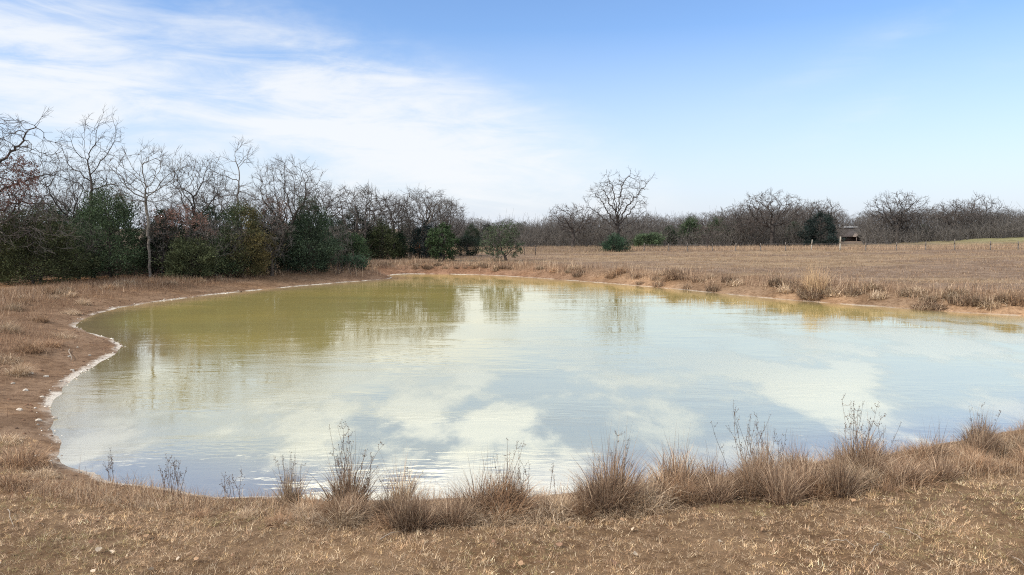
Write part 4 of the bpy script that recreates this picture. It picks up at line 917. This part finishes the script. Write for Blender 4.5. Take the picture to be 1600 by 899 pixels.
def leaf_mesh(seed, col):
    rg = np.random.RandomState(seed); n = 7; t = np.linspace(0, 1, n); w = .5 * np.sin(t * 3.0 + .1) * (.7 + .5 * rg.rand(n)); w[0] = .03; w[-1] = .02
    curl = .35 * np.sin(t * 2.4) + .1 * rg.rand(n); V = []
    for i in range(n): V += [(t[i] - .5, -w[i], .05 + curl[i] * .5 + .15 * rg.rand()), (t[i] - .5, 0, .05 + curl[i] * .3), (t[i] - .5, w[i], .05 + curl[i] * .5 + .15 * rg.rand())]
    T = []
    for i in range(n - 1):
        a = i * 3; b = a + 3; T += [(a, a + 1, b + 1), (a, b + 1, b), (a + 1, a + 2, b + 2), (a + 1, b + 2, b + 1)]
    return mesh('fallen_leaf', V, np.array(T), np.array([col]) * (.85 + .3 * rg.rand(len(V), 1)), M_LEAF)
LM = [leaf_mesh(1, (.52, .41, .29)), leaf_mesh(2, (.38, .24, .14)), leaf_mesh(3, (.52, .42, .31)), leaf_mesh(4, (.27, .16, .10))]
rl = np.random.RandomState(55)
def lawn_where(u):
    for lim, w in ((260, 'at bottom left'), (470, 'left of the tallest weed'), (700, 'below the tallest weed'), (900, 'at the middle'), (1130, 'right of the middle'), (1350, 'below the open weed stalks'), (9999, 'at bottom right')):
        if u < lim: return w
for i in range(130):
    y = rl.uniform(7.4, 13.2); x = rl.uniform(-.74, .74) * y
    if sdf(x, y) < .9: continue
    li = rl.choice([0, 1, 1, 2, 3, 3]); lsz = rl.uniform(.045, .095)
    o = obj('fallen_leaf', LM[li], None, (x, y, hz(x, y) + .035), 0, lsz); o.rotation_euler = (rl.normal(0, .4), rl.normal(0, .4), rl.rand() * 6.28)
    props(o, '%s %s leaf %s, %s' % (('small', 'large')[lsz > .07], ('tan', 'brown', 'whitish', 'dark brown')[li], lawn_where(x / y * F + 800), 'nearer the water' if y > 10.4 else 'nearer the bottom edge'), 'leaf', 'dead leaves on the near lawn')
M_STICK = mat_plain('stick', (.36, .29, .22), .85, 20.)
sticks = [((1372, 836), (1392, 852), 'pale bent stick on the lawn, bottom right'), ((1358, 870), (1380, 855), 'short stick below the pale bent stick'), ((1580, 876), (1598, 895), 'pale stick in the bottom right corner'), ((14, 800), (20, 832), 'pale curved stick standing up near the left bottom edge'),
          ((1400, 830), (1440, 850), 'thin dark twig right of the pale bent stick'), ((107, 546), (112, 560), 'short pale branch lying on the left bank'), ((860, 806), (1060, 782), None), ((598, 846), (630, 832), 'light stalk lying on the lawn left of centre'), ((1300, 850), (1335, 862), 'small twig on the lawn right of centre')]
for a, b, lb in sticks:
    if lb is None: continue
    z = .5; 
    for _ in range(3): xa, ya = at_z(*a, z); z = hz(xa, ya)
    xb, yb = at_z(*b, z); zb = hz(xb, yb); L = math.hypot(xb - xa, yb - ya); pts = []
    for i in range(6):
        t = i / 5; pts.append(((xb - xa) * t + rl.normal(0, .02), (yb - ya) * t + rl.normal(0, .02), (zb - z) * t + .04 + .05 * math.sin(t * 3.1)))
    r = .006 if ya < 16 else .016
    o = obj('fallen_stick', tube_mesh('fallen_stick', pts, np.linspace(r * 1.3, r * .6, 6), M_STICK, 5), None, (xa, ya, z)); props(o, lb, 'stick')

# ------------------------------------------------------------------ two or three look-alikes that still share a label are told apart by their order
def tell_apart():
    by = {}
    for o in list(sc.objects):
        if o.parent is None and 'group' in o and 'label' in o: by.setdefault((o['group'], o['label']), []).append(o)
    for (g, l), lst in by.items():
        if 2 <= len(lst) <= 5 and len(l.split()) <= 13:
            lst.sort(key=lambda o: o.location.x / max(o.location.y, 1))
            for o, w in zip(lst, ('left one', 'right one') if len(lst) == 2 else ('left one', 'middle one', 'right one') if len(lst) == 3 else ('first from left', 'second from left', 'third from left', 'fourth from left', 'fifth from left')): o['label'] = l + ', ' + w
tell_apart()
